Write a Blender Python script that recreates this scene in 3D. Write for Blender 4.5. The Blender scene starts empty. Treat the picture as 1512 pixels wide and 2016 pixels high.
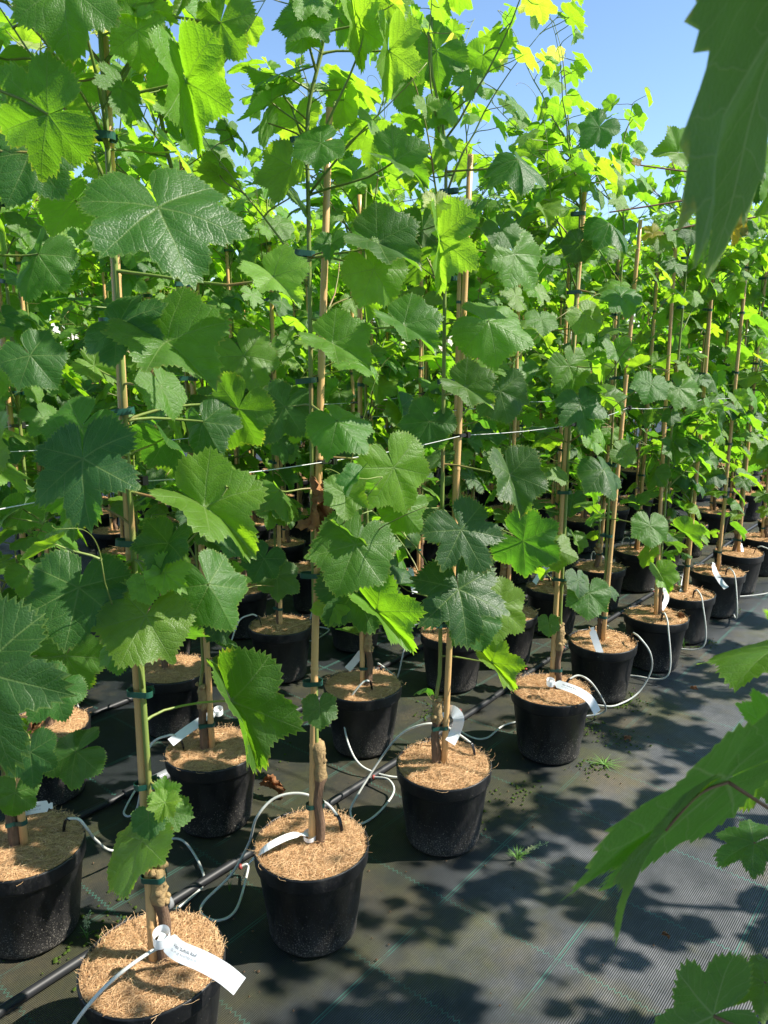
import bpy, math, random
import numpy as np
from mathutils import Vector, Matrix, Quaternion, noise

random.seed(11)
np.random.seed(11)
R_ = math.radians
C = bpy.context.scene.collection

# ------------------------------------------------------------------ camera, sky, sun, exposure
H = 1.51                                   # eye height
FPX = 1500.0                               # focal length in photo pixels (photo 1512 x 2016)
PITCH = R_(12)
cam_d = bpy.data.cameras.new('camera')
cam = bpy.data.objects.new('camera', cam_d)
C.objects.link(cam)
cam.location = (0, 0, H)
cam.rotation_euler = (R_(90) - PITCH, 0, 0)
cam_d.sensor_fit = 'VERTICAL'
cam_d.sensor_height = 36
cam_d.lens = 36 * FPX / 2016
cam_d.clip_start = 0.02
cam_d.clip_end = 2000
cam_d.dof.use_dof = True
cam_d.dof.focus_distance = 2.3
cam_d.dof.aperture_fstop = 13.0
scn = bpy.context.scene
scn.camera = cam

SUN_AZ, SUN_EL = 95.0, 47.0                # degrees right of the view direction, degrees up
sun_dir = Vector((math.sin(R_(SUN_AZ)) * math.cos(R_(SUN_EL)), math.cos(R_(SUN_AZ)) * math.cos(R_(SUN_EL)), math.sin(R_(SUN_EL))))
world = bpy.data.worlds.new('World')
scn.world = world
world.use_nodes = True
wn = world.node_tree
wn.nodes.clear()
sky = wn.nodes.new('ShaderNodeTexSky')
sky.sky_type = 'NISHITA'
sky.sun_disc = False
sky.sun_elevation = R_(SUN_EL)
sky.sun_rotation = R_(SUN_AZ)
sky.air_density = 1.0
sky.dust_density = 0.0
sky.ozone_density = 3.5
bg = wn.nodes.new('ShaderNodeBackground')
bg.inputs['Strength'].default_value = 0.108
wo = wn.nodes.new('ShaderNodeOutputWorld')
wn.links.new(sky.outputs[0], bg.inputs[0])
wn.links.new(bg.outputs[0], wo.inputs[0])
sl = bpy.data.lights.new('sun', 'SUN')
sl.energy = 5.0
sl.angle = R_(0.53)
sl.color = (1.0, 0.94, 0.84)
so = bpy.data.objects.new('sun', sl)
so.rotation_euler = sun_dir.to_track_quat('Z', 'Y').to_euler()
C.objects.link(so)
vs = scn.view_settings
vs.view_transform = 'Standard'
vs.look = 'None'
vs.gamma = 1.0
vs.use_curve_mapping = False
vs.exposure = 1.13
scn.cycles.max_bounces = 8
scn.cycles.transmission_bounces = 6
scn.cycles.sample_clamp_indirect = 6

# ------------------------------------------------------------------ geometry of the place
CP, SP = math.cos(PITCH), math.sin(PITCH)
CAM = Vector((0, 0, H))
CR, CU, CB = Vector((1, 0, 0)), Vector((0, SP, CP)), Vector((0, -CP, SP))   # camera right, up, back
D_ = Vector((0.637, 0.771, 0))             # direction of the rows
N_ = Vector((-0.771, 0.637, 0))            # across the rows, away from the aisle
ROW_AZ = math.atan2(D_.y, D_.x)


def ray(px, py):
    x = (px - 756) / FPX
    y = (1008 - py) / FPX
    return Vector((x, CP + y * SP, -SP + y * CP))


def at_z(px, py, z):
    r = ray(px, py)
    return CAM + r * ((z - H) / r.z)


def at_y(px, py, yy):
    r = ray(px, py)
    return CAM + r * (yy / r.y)


def rc(u, v, z=0.0):
    p = D_ * u + N_ * v
    return Vector((p.x, p.y, z))


def pix(p):
    q = p - CAM
    dz = -q.dot(CB)
    if dz < 0.05:
        return None
    return (756 + FPX * q.dot(CR) / dz, 1008 - FPX * q.dot(CU) / dz, dz)


# ------------------------------------------------------------------ materials
class NT:
    def __init__(self, name):
        self.m = bpy.data.materials.new(name)
        self.m.use_nodes = True
        self.t = self.m.node_tree
        self.t.nodes.clear()
        self.out = self.t.nodes.new('ShaderNodeOutputMaterial')

    def n(self, typ, **kw):
        nd = self.t.nodes.new(typ)
        for k, v in kw.items():
            setattr(nd, k, v)
        return nd

    def link(self, a, b):
        self.t.links.new(a, b)

    def put(self, sock, v):
        if isinstance(v, (int, float)):
            sock.default_value = v
        elif isinstance(v, (tuple, list)):
            sock.default_value = tuple(v) if len(v) != 3 or sock.type == 'VECTOR' else (*v, 1)
        else:
            self.link(v, sock)

    def math(self, op, a, b=None, c=None, clamp=False):
        nd = self.n('ShaderNodeMath', operation=op, use_clamp=clamp)
        self.put(nd.inputs[0], a)
        if b is not None:
            self.put(nd.inputs[1], b)
        if c is not None:
            self.put(nd.inputs[2], c)
        return nd.outputs[0]

    def mix(self, f, a, b, blend='MIX'):
        nd = self.n('ShaderNodeMix', data_type='RGBA', blend_type=blend)
        self.put(nd.inputs[0], f)
        self.put(nd.inputs[6], a)
        self.put(nd.inputs[7], b)
        return nd.outputs[2]

    def ramp(self, f, lo, hi):
        nd = self.n('ShaderNodeMapRange', clamp=True)
        self.put(nd.inputs[0], f)
        self.put(nd.inputs[1], lo)
        self.put(nd.inputs[2], hi)
        return nd.outputs[0]

    def noise(self, vec, scale, detail=3, rough=0.5, out=0):
        nd = self.n('ShaderNodeTexNoise')
        if vec is not None:
            self.link(vec, nd.inputs['Vector'])
        nd.inputs['Scale'].default_value = scale
        nd.inputs['Detail'].default_value = detail
        nd.inputs['Roughness'].default_value = rough
        return nd.outputs[out]

    def voro(self, vec, scale, feature='F1', dim='3D', rnd=1.0):
        nd = self.n('ShaderNodeTexVoronoi', feature=feature, voronoi_dimensions=dim)
        if vec is not None:
            self.link(vec, nd.inputs['Vector'])
        nd.inputs['Scale'].default_value = scale
        nd.inputs['Randomness'].default_value = rnd
        return nd

    def obj(self):
        return self.n('ShaderNodeTexCoord').outputs['Object']

    def sepxyz(self, v):
        nd = self.n('ShaderNodeSeparateXYZ')
        self.link(v, nd.inputs[0])
        return nd.outputs

    def scale(self, v, s):
        nd = self.n('ShaderNodeVectorMath', operation='MULTIPLY')
        self.link(v, nd.inputs[0])
        nd.inputs[1].default_value = s
        return nd.outputs[0]

    def bump(self, h, strength, dist, normal=None):
        nd = self.n('ShaderNodeBump')
        nd.inputs['Strength'].default_value = strength
        nd.inputs['Distance'].default_value = dist
        self.link(h, nd.inputs['Height'])
        if normal is not None:
            self.link(normal, nd.inputs['Normal'])
        return nd.outputs[0]

    def bsdf(self, col, rough=0.5, spec=0.5, normal=None, metal=0.0):
        b = self.n('ShaderNodeBsdfPrincipled')
        self.put(b.inputs['Base Color'], col)
        self.put(b.inputs['Roughness'], rough)
        self.put(b.inputs['Specular IOR Level'], spec)
        self.put(b.inputs['Metallic'], metal)
        if normal is not None:
            self.link(normal, b.inputs['Normal'])
        return b.outputs[0]

    def done(self, sh):
        self.link(sh, self.out.inputs[0])
        return self.m


def mat_leaf():
    t = NT('grape_leaf_blade')
    uvv = t.n('ShaderNodeUVMap', uv_map='vein').outputs[0]
    uvb = t.n('ShaderNodeUVMap', uv_map='blade').outputs[0]
    s = t.sepxyz(uvv)
    u, w = s[0], s[1]
    wid = t.math('MAXIMUM', t.math('SUBTRACT', 0.019, t.math('MULTIPLY', u, 0.014)), 0.005)
    main = t.math('SUBTRACT', 1.0, t.math('DIVIDE', w, wid), clamp=True)
    main = t.math('POWER', main, 0.6)
    wob = t.noise(uvb, 3.5, 2)
    sec_s = t.math('ADD', t.math('SUBTRACT', u, t.math('MULTIPLY', w, 0.85)), t.math('MULTIPLY', wob, 0.20))
    fr = t.math('FRACT', t.math('DIVIDE', t.math('ADD', sec_s, 3.0), 0.17))
    ds = t.math('MULTIPLY', t.math('MINIMUM', fr, t.math('SUBTRACT', 1.0, fr)), 0.17)
    sec = t.math('SUBTRACT', 1.0, t.math('DIVIDE', ds, 0.010), clamp=True)
    sec = t.math('MULTIPLY', sec, 0.6)
    ve = t.voro(uvb, 24.0, 'DISTANCE_TO_EDGE', '2D')
    ter = t.math('SUBTRACT', 1.0, t.math('DIVIDE', ve.outputs['Distance'], 0.07), clamp=True)
    vein = t.math('MAXIMUM', main, sec)
    allv = t.math('MAXIMUM', vein, t.math('MULTIPLY', ter, 0.13))
    oi = t.n('ShaderNodeObjectInfo')
    base = oi.outputs['Color']
    geo = t.n('ShaderNodeNewGeometry')
    objn = t.noise(t.obj(), 3.2, 3, 0.6)
    hsv = t.n('ShaderNodeHueSaturation')
    isl = t.math('ADD', geo.outputs['Random Per Island'], t.math('MULTIPLY', oi.outputs['Random'], 0.7))
    t.put(hsv.inputs['Hue'], t.math('ADD', 0.490, t.math('MULTIPLY', t.math('FRACT', isl), 0.02)))
    t.put(hsv.inputs['Saturation'], 1.0)
    t.put(hsv.inputs['Value'], t.math('ADD', 0.72, t.math('MULTIPLY', objn, 0.56)))
    t.put(hsv.inputs['Color'], base)
    col = hsv.outputs[0]
    # spots of age
    sp = t.ramp(t.noise(uvb, 22, 2, 0.7), 0.66, 0.73)
    spn = t.ramp(t.noise(uvb, 2.3, 1), 0.56, 0.7)
    col = t.mix(t.math('MULTIPLY', t.math('MULTIPLY', sp, spn), 0.5), col, (0.16, 0.11, 0.03))
    rim = t.sepxyz(t.n('ShaderNodeUVMap', uv_map='rim').outputs[0])[0]
    rn = t.noise(uvb, 5.0, 4, 0.7)
    burn = t.ramp(t.math('ADD', rim, t.math('MULTIPLY', t.math('SUBTRACT', rn, 0.5), 0.55)), 0.99, 1.06)
    burn = t.math('MULTIPLY', burn, t.ramp(oi.outputs['Random'], 0.45, 0.75))
    col = t.mix(t.math('MULTIPLY', burn, 0.6), col, (0.22, 0.17, 0.04))
    mrg = t.math('MULTIPLY', t.ramp(rim, 0.955, 1.0), 0.45)
    col = t.mix(mrg, col, (0.20, 0.29, 0.07))
    dust = t.math('MULTIPLY', t.ramp(t.noise(t.obj(), 1.7, 4, 0.7), 0.50, 0.80), 0.16)
    top = t.mix(dust, col, (0.30, 0.34, 0.26))
    top = t.mix(t.math('MULTIPLY', allv, 0.68), top, (0.22, 0.33, 0.10))
    under0 = t.mix(0.50, col, (0.13, 0.19, 0.085))
    under = t.mix(t.math('MULTIPLY', allv, 0.75), under0, (0.36, 0.42, 0.22))
    bf = geo.outputs['Backfacing']
    face = t.mix(bf, top, under)
    puff = t.math('MULTIPLY', t.math('MINIMUM', ds, 0.05), 6.0)
    hgt = t.math('ADD', t.math('SUBTRACT', puff, t.math('MULTIPLY', vein, 0.5)), t.math('MULTIPLY', t.math('MINIMUM', ve.outputs['Distance'], 0.25), 0.9))
    hgt = t.math('ADD', hgt, t.math('MULTIPLY', t.noise(uvb, 7, 4, 0.65), 1.3))
    nrm = t.bump(hgt, 0.34, 0.0042)
    rough = t.math('ADD', t.math('MULTIPLY', bf, 0.25), t.math('ADD', 0.36, t.math('MULTIPLY', t.noise(uvb, 9, 2), 0.18)))
    b = t.bsdf(face, rough, 0.58, nrm)
    tl = t.n('ShaderNodeBsdfTranslucent')
    tc = t.mix(1.0, col, (3.15, 2.85, 0.80), 'MULTIPLY')
    tc = t.mix(t.math('MULTIPLY', allv, 0.45), tc, (0.12, 0.22, 0.02))
    t.put(tl.inputs[0], tc)
    t.link(nrm, tl.inputs[1])
    mx = t.n('ShaderNodeMixShader')
    mx.inputs[0].default_value = 0.54
    t.link(b, mx.inputs[1])
    t.link(tl.outputs[0], mx.inputs[2])
    return t.done(mx.outputs[0])


def mat_dry():
    t = NT('dry_leaf_blade')
    uvb = t.n('ShaderNodeUVMap', uv_map='blade').outputs[0]
    c = t.mix(t.noise(uvb, 6, 4, 0.7), (0.12, 0.045, 0.018), (0.42, 0.20, 0.09))
    nrm = t.bump(t.noise(uvb, 14, 3, 0.7), 0.8, 0.006)
    return t.done(t.bsdf(c, 0.75, 0.2, nrm))


def mat_stem():
    t = NT('green_vine_stem')
    o = t.obj()
    c = t.mix(t.noise(o, 4, 2), (0.10, 0.17, 0.035), (0.23, 0.27, 0.07))
    c = t.mix(t.ramp(t.noise(o, 7, 3, 0.6), 0.52, 0.68), c, (0.26, 0.15, 0.07))
    return t.done(t.bsdf(c, 0.45, 0.4, t.bump(t.noise(t.scale(o, (60, 60, 6)), 3, 3), 0.3, 0.002)))


def mat_cane():
    t = NT('bamboo_cane')
    o = t.obj()
    st = t.noise(t.scale(o, (90, 90, 2.5)), 2, 4, 0.65)
    c = t.mix(st, (0.46, 0.25, 0.10), (0.68, 0.42, 0.19))
    c = t.mix(t.ramp(t.noise(t.scale(o, (1, 1, 2.2)), 2.6, 2), 0.45, 0.75), c, (0.52, 0.36, 0.16))
    s2 = t.ramp(t.noise(t.scale(o, (30, 30, 9)), 4, 4, 0.75), 0.64, 0.72)
    c = t.mix(t.math('MULTIPLY', s2, 0.5), c, (0.16, 0.09, 0.05))
    return t.done(t.bsdf(c, 0.38, 0.45, t.bump(st, 0.2, 0.002)))


def mat_bark():
    t = NT('old_vine_bark')
    o = t.obj()
    st = t.noise(t.scale(o, (70, 70, 7)), 2, 6, 0.75)
    c = t.mix(st, (0.055, 0.033, 0.022), (0.30, 0.19, 0.12))
    return t.done(t.bsdf(c, 0.85, 0.2, t.bump(st, 1.0, 0.008)))


def mat_knob():
    t = NT('weathered_cut_wood')
    o = t.obj()
    c = t.mix(t.noise(o, 60, 4, 0.7), (0.13, 0.075, 0.035), (0.46, 0.33, 0.16))
    return t.done(t.bsdf(c, 0.8, 0.2, t.bump(t.noise(o, 90, 5, 0.7), 0.9, 0.006)))


def mat_pot():
    t = NT('black_pot_plastic')
    o = t.obj()
    z = t.sepxyz(o)[2]
    n1 = t.noise(o, 260, 3, 0.7)
    n2 = t.noise(o, 14, 4, 0.6)
    low = t.math('SUBTRACT', 1.0, t.math('DIVIDE', z, 0.17), clamp=True)
    thr = t.math('SUBTRACT', 0.715, t.math('MULTIPLY', t.math('ADD', t.math('MULTIPLY', low, 0.12), t.math('MULTIPLY', n2, 0.08)), 1.0))
    spk = t.ramp(n1, thr, t.math('ADD', thr, 0.04))
    dust = t.ramp(t.math('ADD', t.noise(t.scale(o, (1, 1, 0.45)), 11, 6, 0.75), t.math('MULTIPLY', low, 0.20)), 0.50, 0.74)
    c = t.mix(t.math('MULTIPLY', dust, 0.50), (0.0065, 0.007, 0.008), (0.050, 0.046, 0.042))
    c = t.mix(t.math('MULTIPLY', spk, 0.55), c, (0.36, 0.33, 0.28))
    rg = t.math('ADD', 0.40, t.math('MULTIPLY', dust, 0.3))
    nr = t.bump(t.noise(o, 180, 2), 0.22, 0.002)
    return t.done(t.bsdf(c, rg, 0.38, nr))


def mat_coir(name, fibre):
    t = NT(name)
    if fibre:
        g = t.n('ShaderNodeNewGeometry')
        r = g.outputs['Random Per Island']
        c = t.mix(r, (0.40, 0.22, 0.10), (0.78, 0.53, 0.29))
        return t.done(t.bsdf(c, 0.7, 0.25))
    o = t.obj()
    a = t.noise(t.scale(o, (1, 1, 1)), 130, 4, 0.75)
    b = t.noise(o, 40, 3, 0.6)
    c = t.mix(t.ramp(a, 0.35, 0.7), (0.23, 0.12, 0.052), (0.55, 0.335, 0.165))
    c = t.mix(t.ramp(b, 0.5, 0.75), c, (0.50, 0.30, 0.13))
    return t.done(t.bsdf(c, 0.9, 0.1, t.bump(a, 1.0, 0.012)))


def mat_flat(name, col, rough=0.5, spec=0.5, var=0.25, scale=40, metal=0.0, bump=0.15):
    t = NT(name)
    o = t.obj()
    n1 = t.noise(o, scale, 4, 0.6)
    dark = tuple(c * (1 - var) for c in col)
    lite = tuple(min(1, c * (1 + var)) for c in col)
    return t.done(t.bsdf(t.mix(n1, dark, lite), rough, spec, t.bump(n1, bump, 0.002), metal))


def mat_tag():
    t = NT('white_tag_film')
    o = t.obj()
    c = t.mix(t.noise(o, 12, 3), (0.74, 0.77, 0.80), (0.84, 0.85, 0.86))
    c = t.mix(t.math('MULTIPLY', t.ramp(t.noise(o, 90, 3, 0.7), 0.66, 0.74), 0.35), c, (0.45, 0.40, 0.32))
    b = t.bsdf(c, 0.4, 0.45)
    tl = t.n('ShaderNodeBsdfTranslucent')
    tl.inputs[0].default_value = (0.8, 0.8, 0.76, 1)
    mx = t.n('ShaderNodeMixShader')
    mx.inputs[0].default_value = 0.2
    t.link(b, mx.inputs[1])
    t.link(tl.outputs[0], mx.inputs[2])
    return t.done(mx.outputs[0])


def mat_ground():
    """woven weed-control fabric: fine ribs along the rows, stitched green marker threads, dust and moss"""
    t = NT('woven_ground_fabric')
    o = t.obj()
    s = t.sepxyz(o)
    u, v = s[0], s[1]
    nb = t.noise(o, 0.9, 4, 0.6)
    nm = t.noise(o, 6, 5, 0.65)
    nf = t.noise(t.scale(o, (30, 260, 1)), 1.0, 3, 0.6)
    nd = t.noise(o, 45, 4, 0.7)
    ribs = t.math('SINE', t.math('MULTIPLY', t.math('ADD', v, t.math('MULTIPLY', nm, 0.0012)), 2 * math.pi / 0.0050))
    rib01 = t.math('ADD', 0.5, t.math('MULTIPLY', ribs, 0.5))
    weft = t.math('SINE', t.math('MULTIPLY', u, 2 * math.pi / 0.0031))
    weft01 = t.math('ADD', 0.5, t.math('MULTIPLY', weft, 0.5))
    c = t.mix(t.math('ADD', 0.1, t.math('MULTIPLY', nf, 0.9)), (0.007, 0.012, 0.016), (0.032, 0.040, 0.046))
    c = t.mix(t.math('MULTIPLY', weft01, 0.15), c, (0.010, 0.018, 0.018))
    # dust lying in the open aisle
    dust = t.ramp(t.math('ADD', t.math('MULTIPLY', t.noise(o, 2.1, 5, 0.7), 0.9), t.math('MULTIPLY', nm, 0.45)), 0.56, 0.82)
    far = t.ramp(u, 1.6, 3.6)
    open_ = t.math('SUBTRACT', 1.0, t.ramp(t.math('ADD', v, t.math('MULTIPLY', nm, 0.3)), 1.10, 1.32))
    dust = t.math('MULTIPLY', t.math('ADD', dust, t.math('MULTIPLY', far, 0.35)), t.math('MULTIPLY', open_, t.math('ADD', 0.30, t.math('MULTIPLY', nd, 0.9))), clamp=True)
    c = t.mix(t.math('MULTIPLY', dust, 0.72), c, (0.180, 0.182, 0.190))
    # moss and ochre silt near the pots
    dA = t.math('ABSOLUTE', t.math('SUBTRACT', v, 1.55))
    near = t.math('SUBTRACT', 1.0, t.math('DIVIDE', dA, 1.1), clamp=True)
    mo = t.ramp(t.math('ADD', t.noise(t.scale(o, (1, 1, 1)), 2.3, 5, 0.65), t.math('MULTIPLY', near, 0.20)), 0.52, 0.70)
    mo2 = t.math('MULTIPLY', mo, t.math('ADD', 0.25, nd), clamp=True)
    mcol = t.mix(t.ramp(t.noise(o, 4, 3), 0.4, 0.65), (0.085, 0.088, 0.014), (0.15, 0.115, 0.055))
    c = t.mix(t.math('MULTIPLY', mo2, t.math('ADD', 0.70, t.math('MULTIPLY', open_, 0.10))), c, mcol)
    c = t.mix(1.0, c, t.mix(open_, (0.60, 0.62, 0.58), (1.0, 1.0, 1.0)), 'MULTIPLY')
    ribm = t.math('ADD', 0.16, t.math('MULTIPLY', t.math('POWER', rib01, 1.3), t.math('ADD', 0.85, t.math('MULTIPLY', nf, 0.9))))
    rb = t.n('ShaderNodeCombineColor')
    for k in range(3):
        t.link(ribm, rb.inputs[k])
    c = t.mix(1.0, c, rb.outputs[0], 'MULTIPLY')
    # green marker threads: pairs along the rows, looped stitches across
    fa = t.math('FRACT', t.math('DIVIDE', t.math('ADD', v, 20 * 0.345 - 0.715 + 0.1725), 0.345))
    da = t.math('MULTIPLY', t.math('ABSOLUTE', t.math('SUBTRACT', fa, 0.5)), 0.345)
    la = t.math('LESS_THAN', t.math('ABSOLUTE', t.math('SUBTRACT', da, 0.0042)), 0.0015)
    fb = t.math('FRACT', t.math('DIVIDE', t.math('ADD', u, 40 * 0.313 - 1.245 + 0.1565), 0.313))
    sb = t.math('MULTIPLY', t.math('SUBTRACT', fb, 0.5), 0.313)
    zz = t.math('MULTIPLY', t.math('PINGPONG', t.math('MULTIPLY', v, 1.0), 0.008), 1.25)
    lb = t.math('LESS_THAN', t.math('ABSOLUTE', t.math('SUBTRACT', t.math('ADD', sb, 0.005), zz)), 0.0022)
    wear = t.ramp(t.noise(o, 5, 4, 0.7), 0.40, 0.50)
    wear2 = t.ramp(t.noise(o, 4.0, 4, 0.7), 0.38, 0.48)
    ln = t.math('MAXIMUM', t.math('MULTIPLY', la, wear), t.math('MULTIPLY', lb, wear2))
    ln = t.math('MULTIPLY', ln, t.math('SUBTRACT', 1.0, t.math('MULTIPLY', mo, 0.6)))
    c = t.mix(t.math('MULTIPLY', ln, 0.55), c, (0.04, 0.19, 0.14))
    hg = t.math('ADD', t.math('MULTIPLY', rib01, 0.7), t.math('ADD', t.math('MULTIPLY', ln, 1.0), t.math('ADD', t.math('MULTIPLY', weft01, 0.25), t.math('MULTIPLY', t.math('MULTIPLY', nd, mo), 2.0))))
    nr = t.bump(hg, 0.6, 0.0022)
    rough = t.math('ADD', 0.52, t.math('MULTIPLY', t.math('ADD', mo, dust), 0.2))
    return t.done(t.bsdf(c, rough, 0.42, nr))


M = dict(
    leaf=mat_leaf(), dry=mat_dry(), stem=mat_stem(), cane=mat_cane(), bark=mat_bark(), knob=mat_knob(), pot=mat_pot(),
    coir=mat_coir('coir_mat', False), fibre=mat_coir('coir_fibre', True),
    tie=mat_flat('dark_green_tape', (0.012, 0.065, 0.05), 0.35, 0.5, 0.2),
    tube=mat_flat('pale_grey_tube', (0.52, 0.53, 0.49), 0.42, 0.4, 0.28, 22),
    pipe=mat_flat('black_pipe', (0.016, 0.017, 0.019), 0.5, 0.4, 0.5, 20),
    peg=mat_flat('black_peg', (0.012, 0.012, 0.014), 0.25, 0.5, 0.3),
    red=mat_flat('dull_red_fitting', (0.22, 0.035, 0.028), 0.45, 0.4, 0.25, 90),
    wire=mat_flat('white_wire', (0.62, 0.63, 0.62), 0.35, 0.5, 0.1, 20),
    clip=mat_flat('black_clip', (0.012, 0.012, 0.013), 0.35, 0.5, 0.3),
    tag=mat_tag(),
    ink=mat_flat('dark_print', (0.05, 0.05, 0.06), 0.6, 0.2, 0.1),
    ink2=mat_flat('grey_print', (0.30, 0.31, 0.33), 0.6, 0.2, 0.1),
    weed=mat_flat('weed_green', (0.10, 0.21, 0.04), 0.5, 0.3, 0.5, 60),
    seed=mat_flat('pale_seed_head', (0.42, 0.46, 0.24), 0.7, 0.2, 0.3, 200),
    moss=mat_flat('moss', (0.045, 0.075, 0.012), 0.9, 0.1, 0.6, 70, bump=0.6),
    crumb=mat_flat('dry_crumbs', (0.10, 0.065, 0.04), 0.9, 0.1, 0.7, 90),
    ground=mat_ground(),
    steelcap=mat_flat('grey_coupler', (0.20, 0.21, 0.22), 0.3, 0.5, 0.3),
    redwood=mat_flat('reddish_shoot', (0.17, 0.085, 0.05), 0.5, 0.35, 0.35, 30),
)


# ------------------------------------------------------------------ mesh helpers
class MB:
    def __init__(self):
        self.v, self.f, self.mi = [], [], []

    def add(self, vs_, fs_, mi=0):
        o = len(self.v)
        self.v.extend(vs_)
        for f in fs_:
            self.f.append(tuple(i + o for i in f))
            self.mi.append(mi)

    def tube(self, pts, rad, sides=6, cap=True, mi=0):
        pts = [Vector(p) for p in pts]
        n = len(pts)
        if not hasattr(rad, '__len__'):
            rad = [rad] * n
        vs_, fs_ = [], []
        tprev = None
        nx = None
        for i in range(n):
            t = (pts[min(i + 1, n - 1)] - pts[max(i - 1, 0)])
            t = t.normalized() if t.length > 1e-9 else Vector((0, 0, 1))
            if nx is None:
                a = Vector((0, 0, 1)) if abs(t.z) < 0.9 else Vector((1, 0, 0))
                nx = t.cross(a).normalized()
            else:
                nx = (nx - t * nx.dot(t))
                nx = nx.normalized() if nx.length > 1e-6 else t.orthogonal().normalized()
            ny = t.cross(nx)
            for k in range(sides):
                a = 2 * math.pi * k / sides
                vs_.append(tuple(pts[i] + (nx * math.cos(a) + ny * math.sin(a)) * rad[i]))
        for i in range(n - 1):
            for k in range(sides):
                k2 = (k + 1) % sides
                fs_.append((i * sides + k, i * sides + k2, (i + 1) * sides + k2, (i + 1) * sides + k))
        if cap:
            fs_.append(tuple(range(sides - 1, -1, -1)))
            fs_.append(tuple((n - 1) * sides + k for k in range(sides)))
        self.add(vs_, fs_, mi)

    def lathe(self, prof, sides=48, mi=0):
        vs_, fs_ = [], []
        for r, z in prof:
            for k in range(sides):
                a = 2 * math.pi * k / sides
                vs_.append((r * math.cos(a), r * math.sin(a), z))
        for i in range(len(prof) - 1):
            for k in range(sides):
                k2 = (k + 1) % sides
                fs_.append((i * sides + k, i * sides + k2, (i + 1) * sides + k2, (i + 1) * sides + k))
        self.add(vs_, fs_, mi)

    def box(self, c, s, rot=None, mi=0):
        vs_ = []
        for x in (-.5, .5):
            for y in (-.5, .5):
                for z in (-.5, .5):
                    p = Vector((x * s[0], y * s[1], z * s[2]))
                    if rot is not None:
                        p = rot @ p
                    vs_.append(tuple(p + Vector(c)))
        self.add(vs_, [(0, 1, 3, 2), (4, 6, 7, 5), (0, 4, 5, 1), (2, 3, 7, 6), (0, 2, 6, 4), (1, 5, 7, 3)], mi)

    def mesh(self, name, mats, smooth=True):
        me = bpy.data.meshes.new(name)
        me.from_pydata(self.v, [], self.f)
        for m in (mats if isinstance(mats, (list, tuple)) else [mats]):
            me.materials.append(m)
        if any(self.mi):
            me.polygons.foreach_set('material_index', self.mi)
        if smooth:
            me.polygons.foreach_set('use_smooth', [True] * len(me.polygons))
        me.update()
        return me


def obj(name, me, parent=None, loc=None, kind=None):
    o = bpy.data.objects.new(name, me)
    C.objects.link(o)
    if parent is not None:
        o.parent = parent
    if loc is not None:
        o.location = loc
    if kind:
        o['kind'] = kind
    return o


def thing(name, label, cat, loc=(0, 0, 0), rz=0.0, group=None, me=None):
    o = bpy.data.objects.new(name, me)
    C.objects.link(o)
    o.location = loc
    o.rotation_euler = (0, 0, rz)
    if me is None:
        o.empty_display_size = 0.1
    o['label'] = label
    o['category'] = cat
    if group:
        o['group'] = group
    return o


def catmull(P, n=8):
    P = [Vector(p) for p in P]
    out = []
    for i in range(len(P) - 1):
        p0 = P[max(i - 1, 0)]
        p1, p2 = P[i], P[i + 1]
        p3 = P[min(i + 2, len(P) - 1)]
        for k in range(n):
            t = k / n
            out.append(0.5 * ((2 * p1) + (p2 - p0) * t + (2 * p0 - 5 * p1 + 4 * p2 - p3) * t * t + (3 * p1 - p0 - 3 * p2 + p3) * t ** 3))
    out.append(P[-1])
    return out


# ------------------------------------------------------------------ grape leaf meshes
VE = [0.0, 55.0, 113.0]


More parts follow.
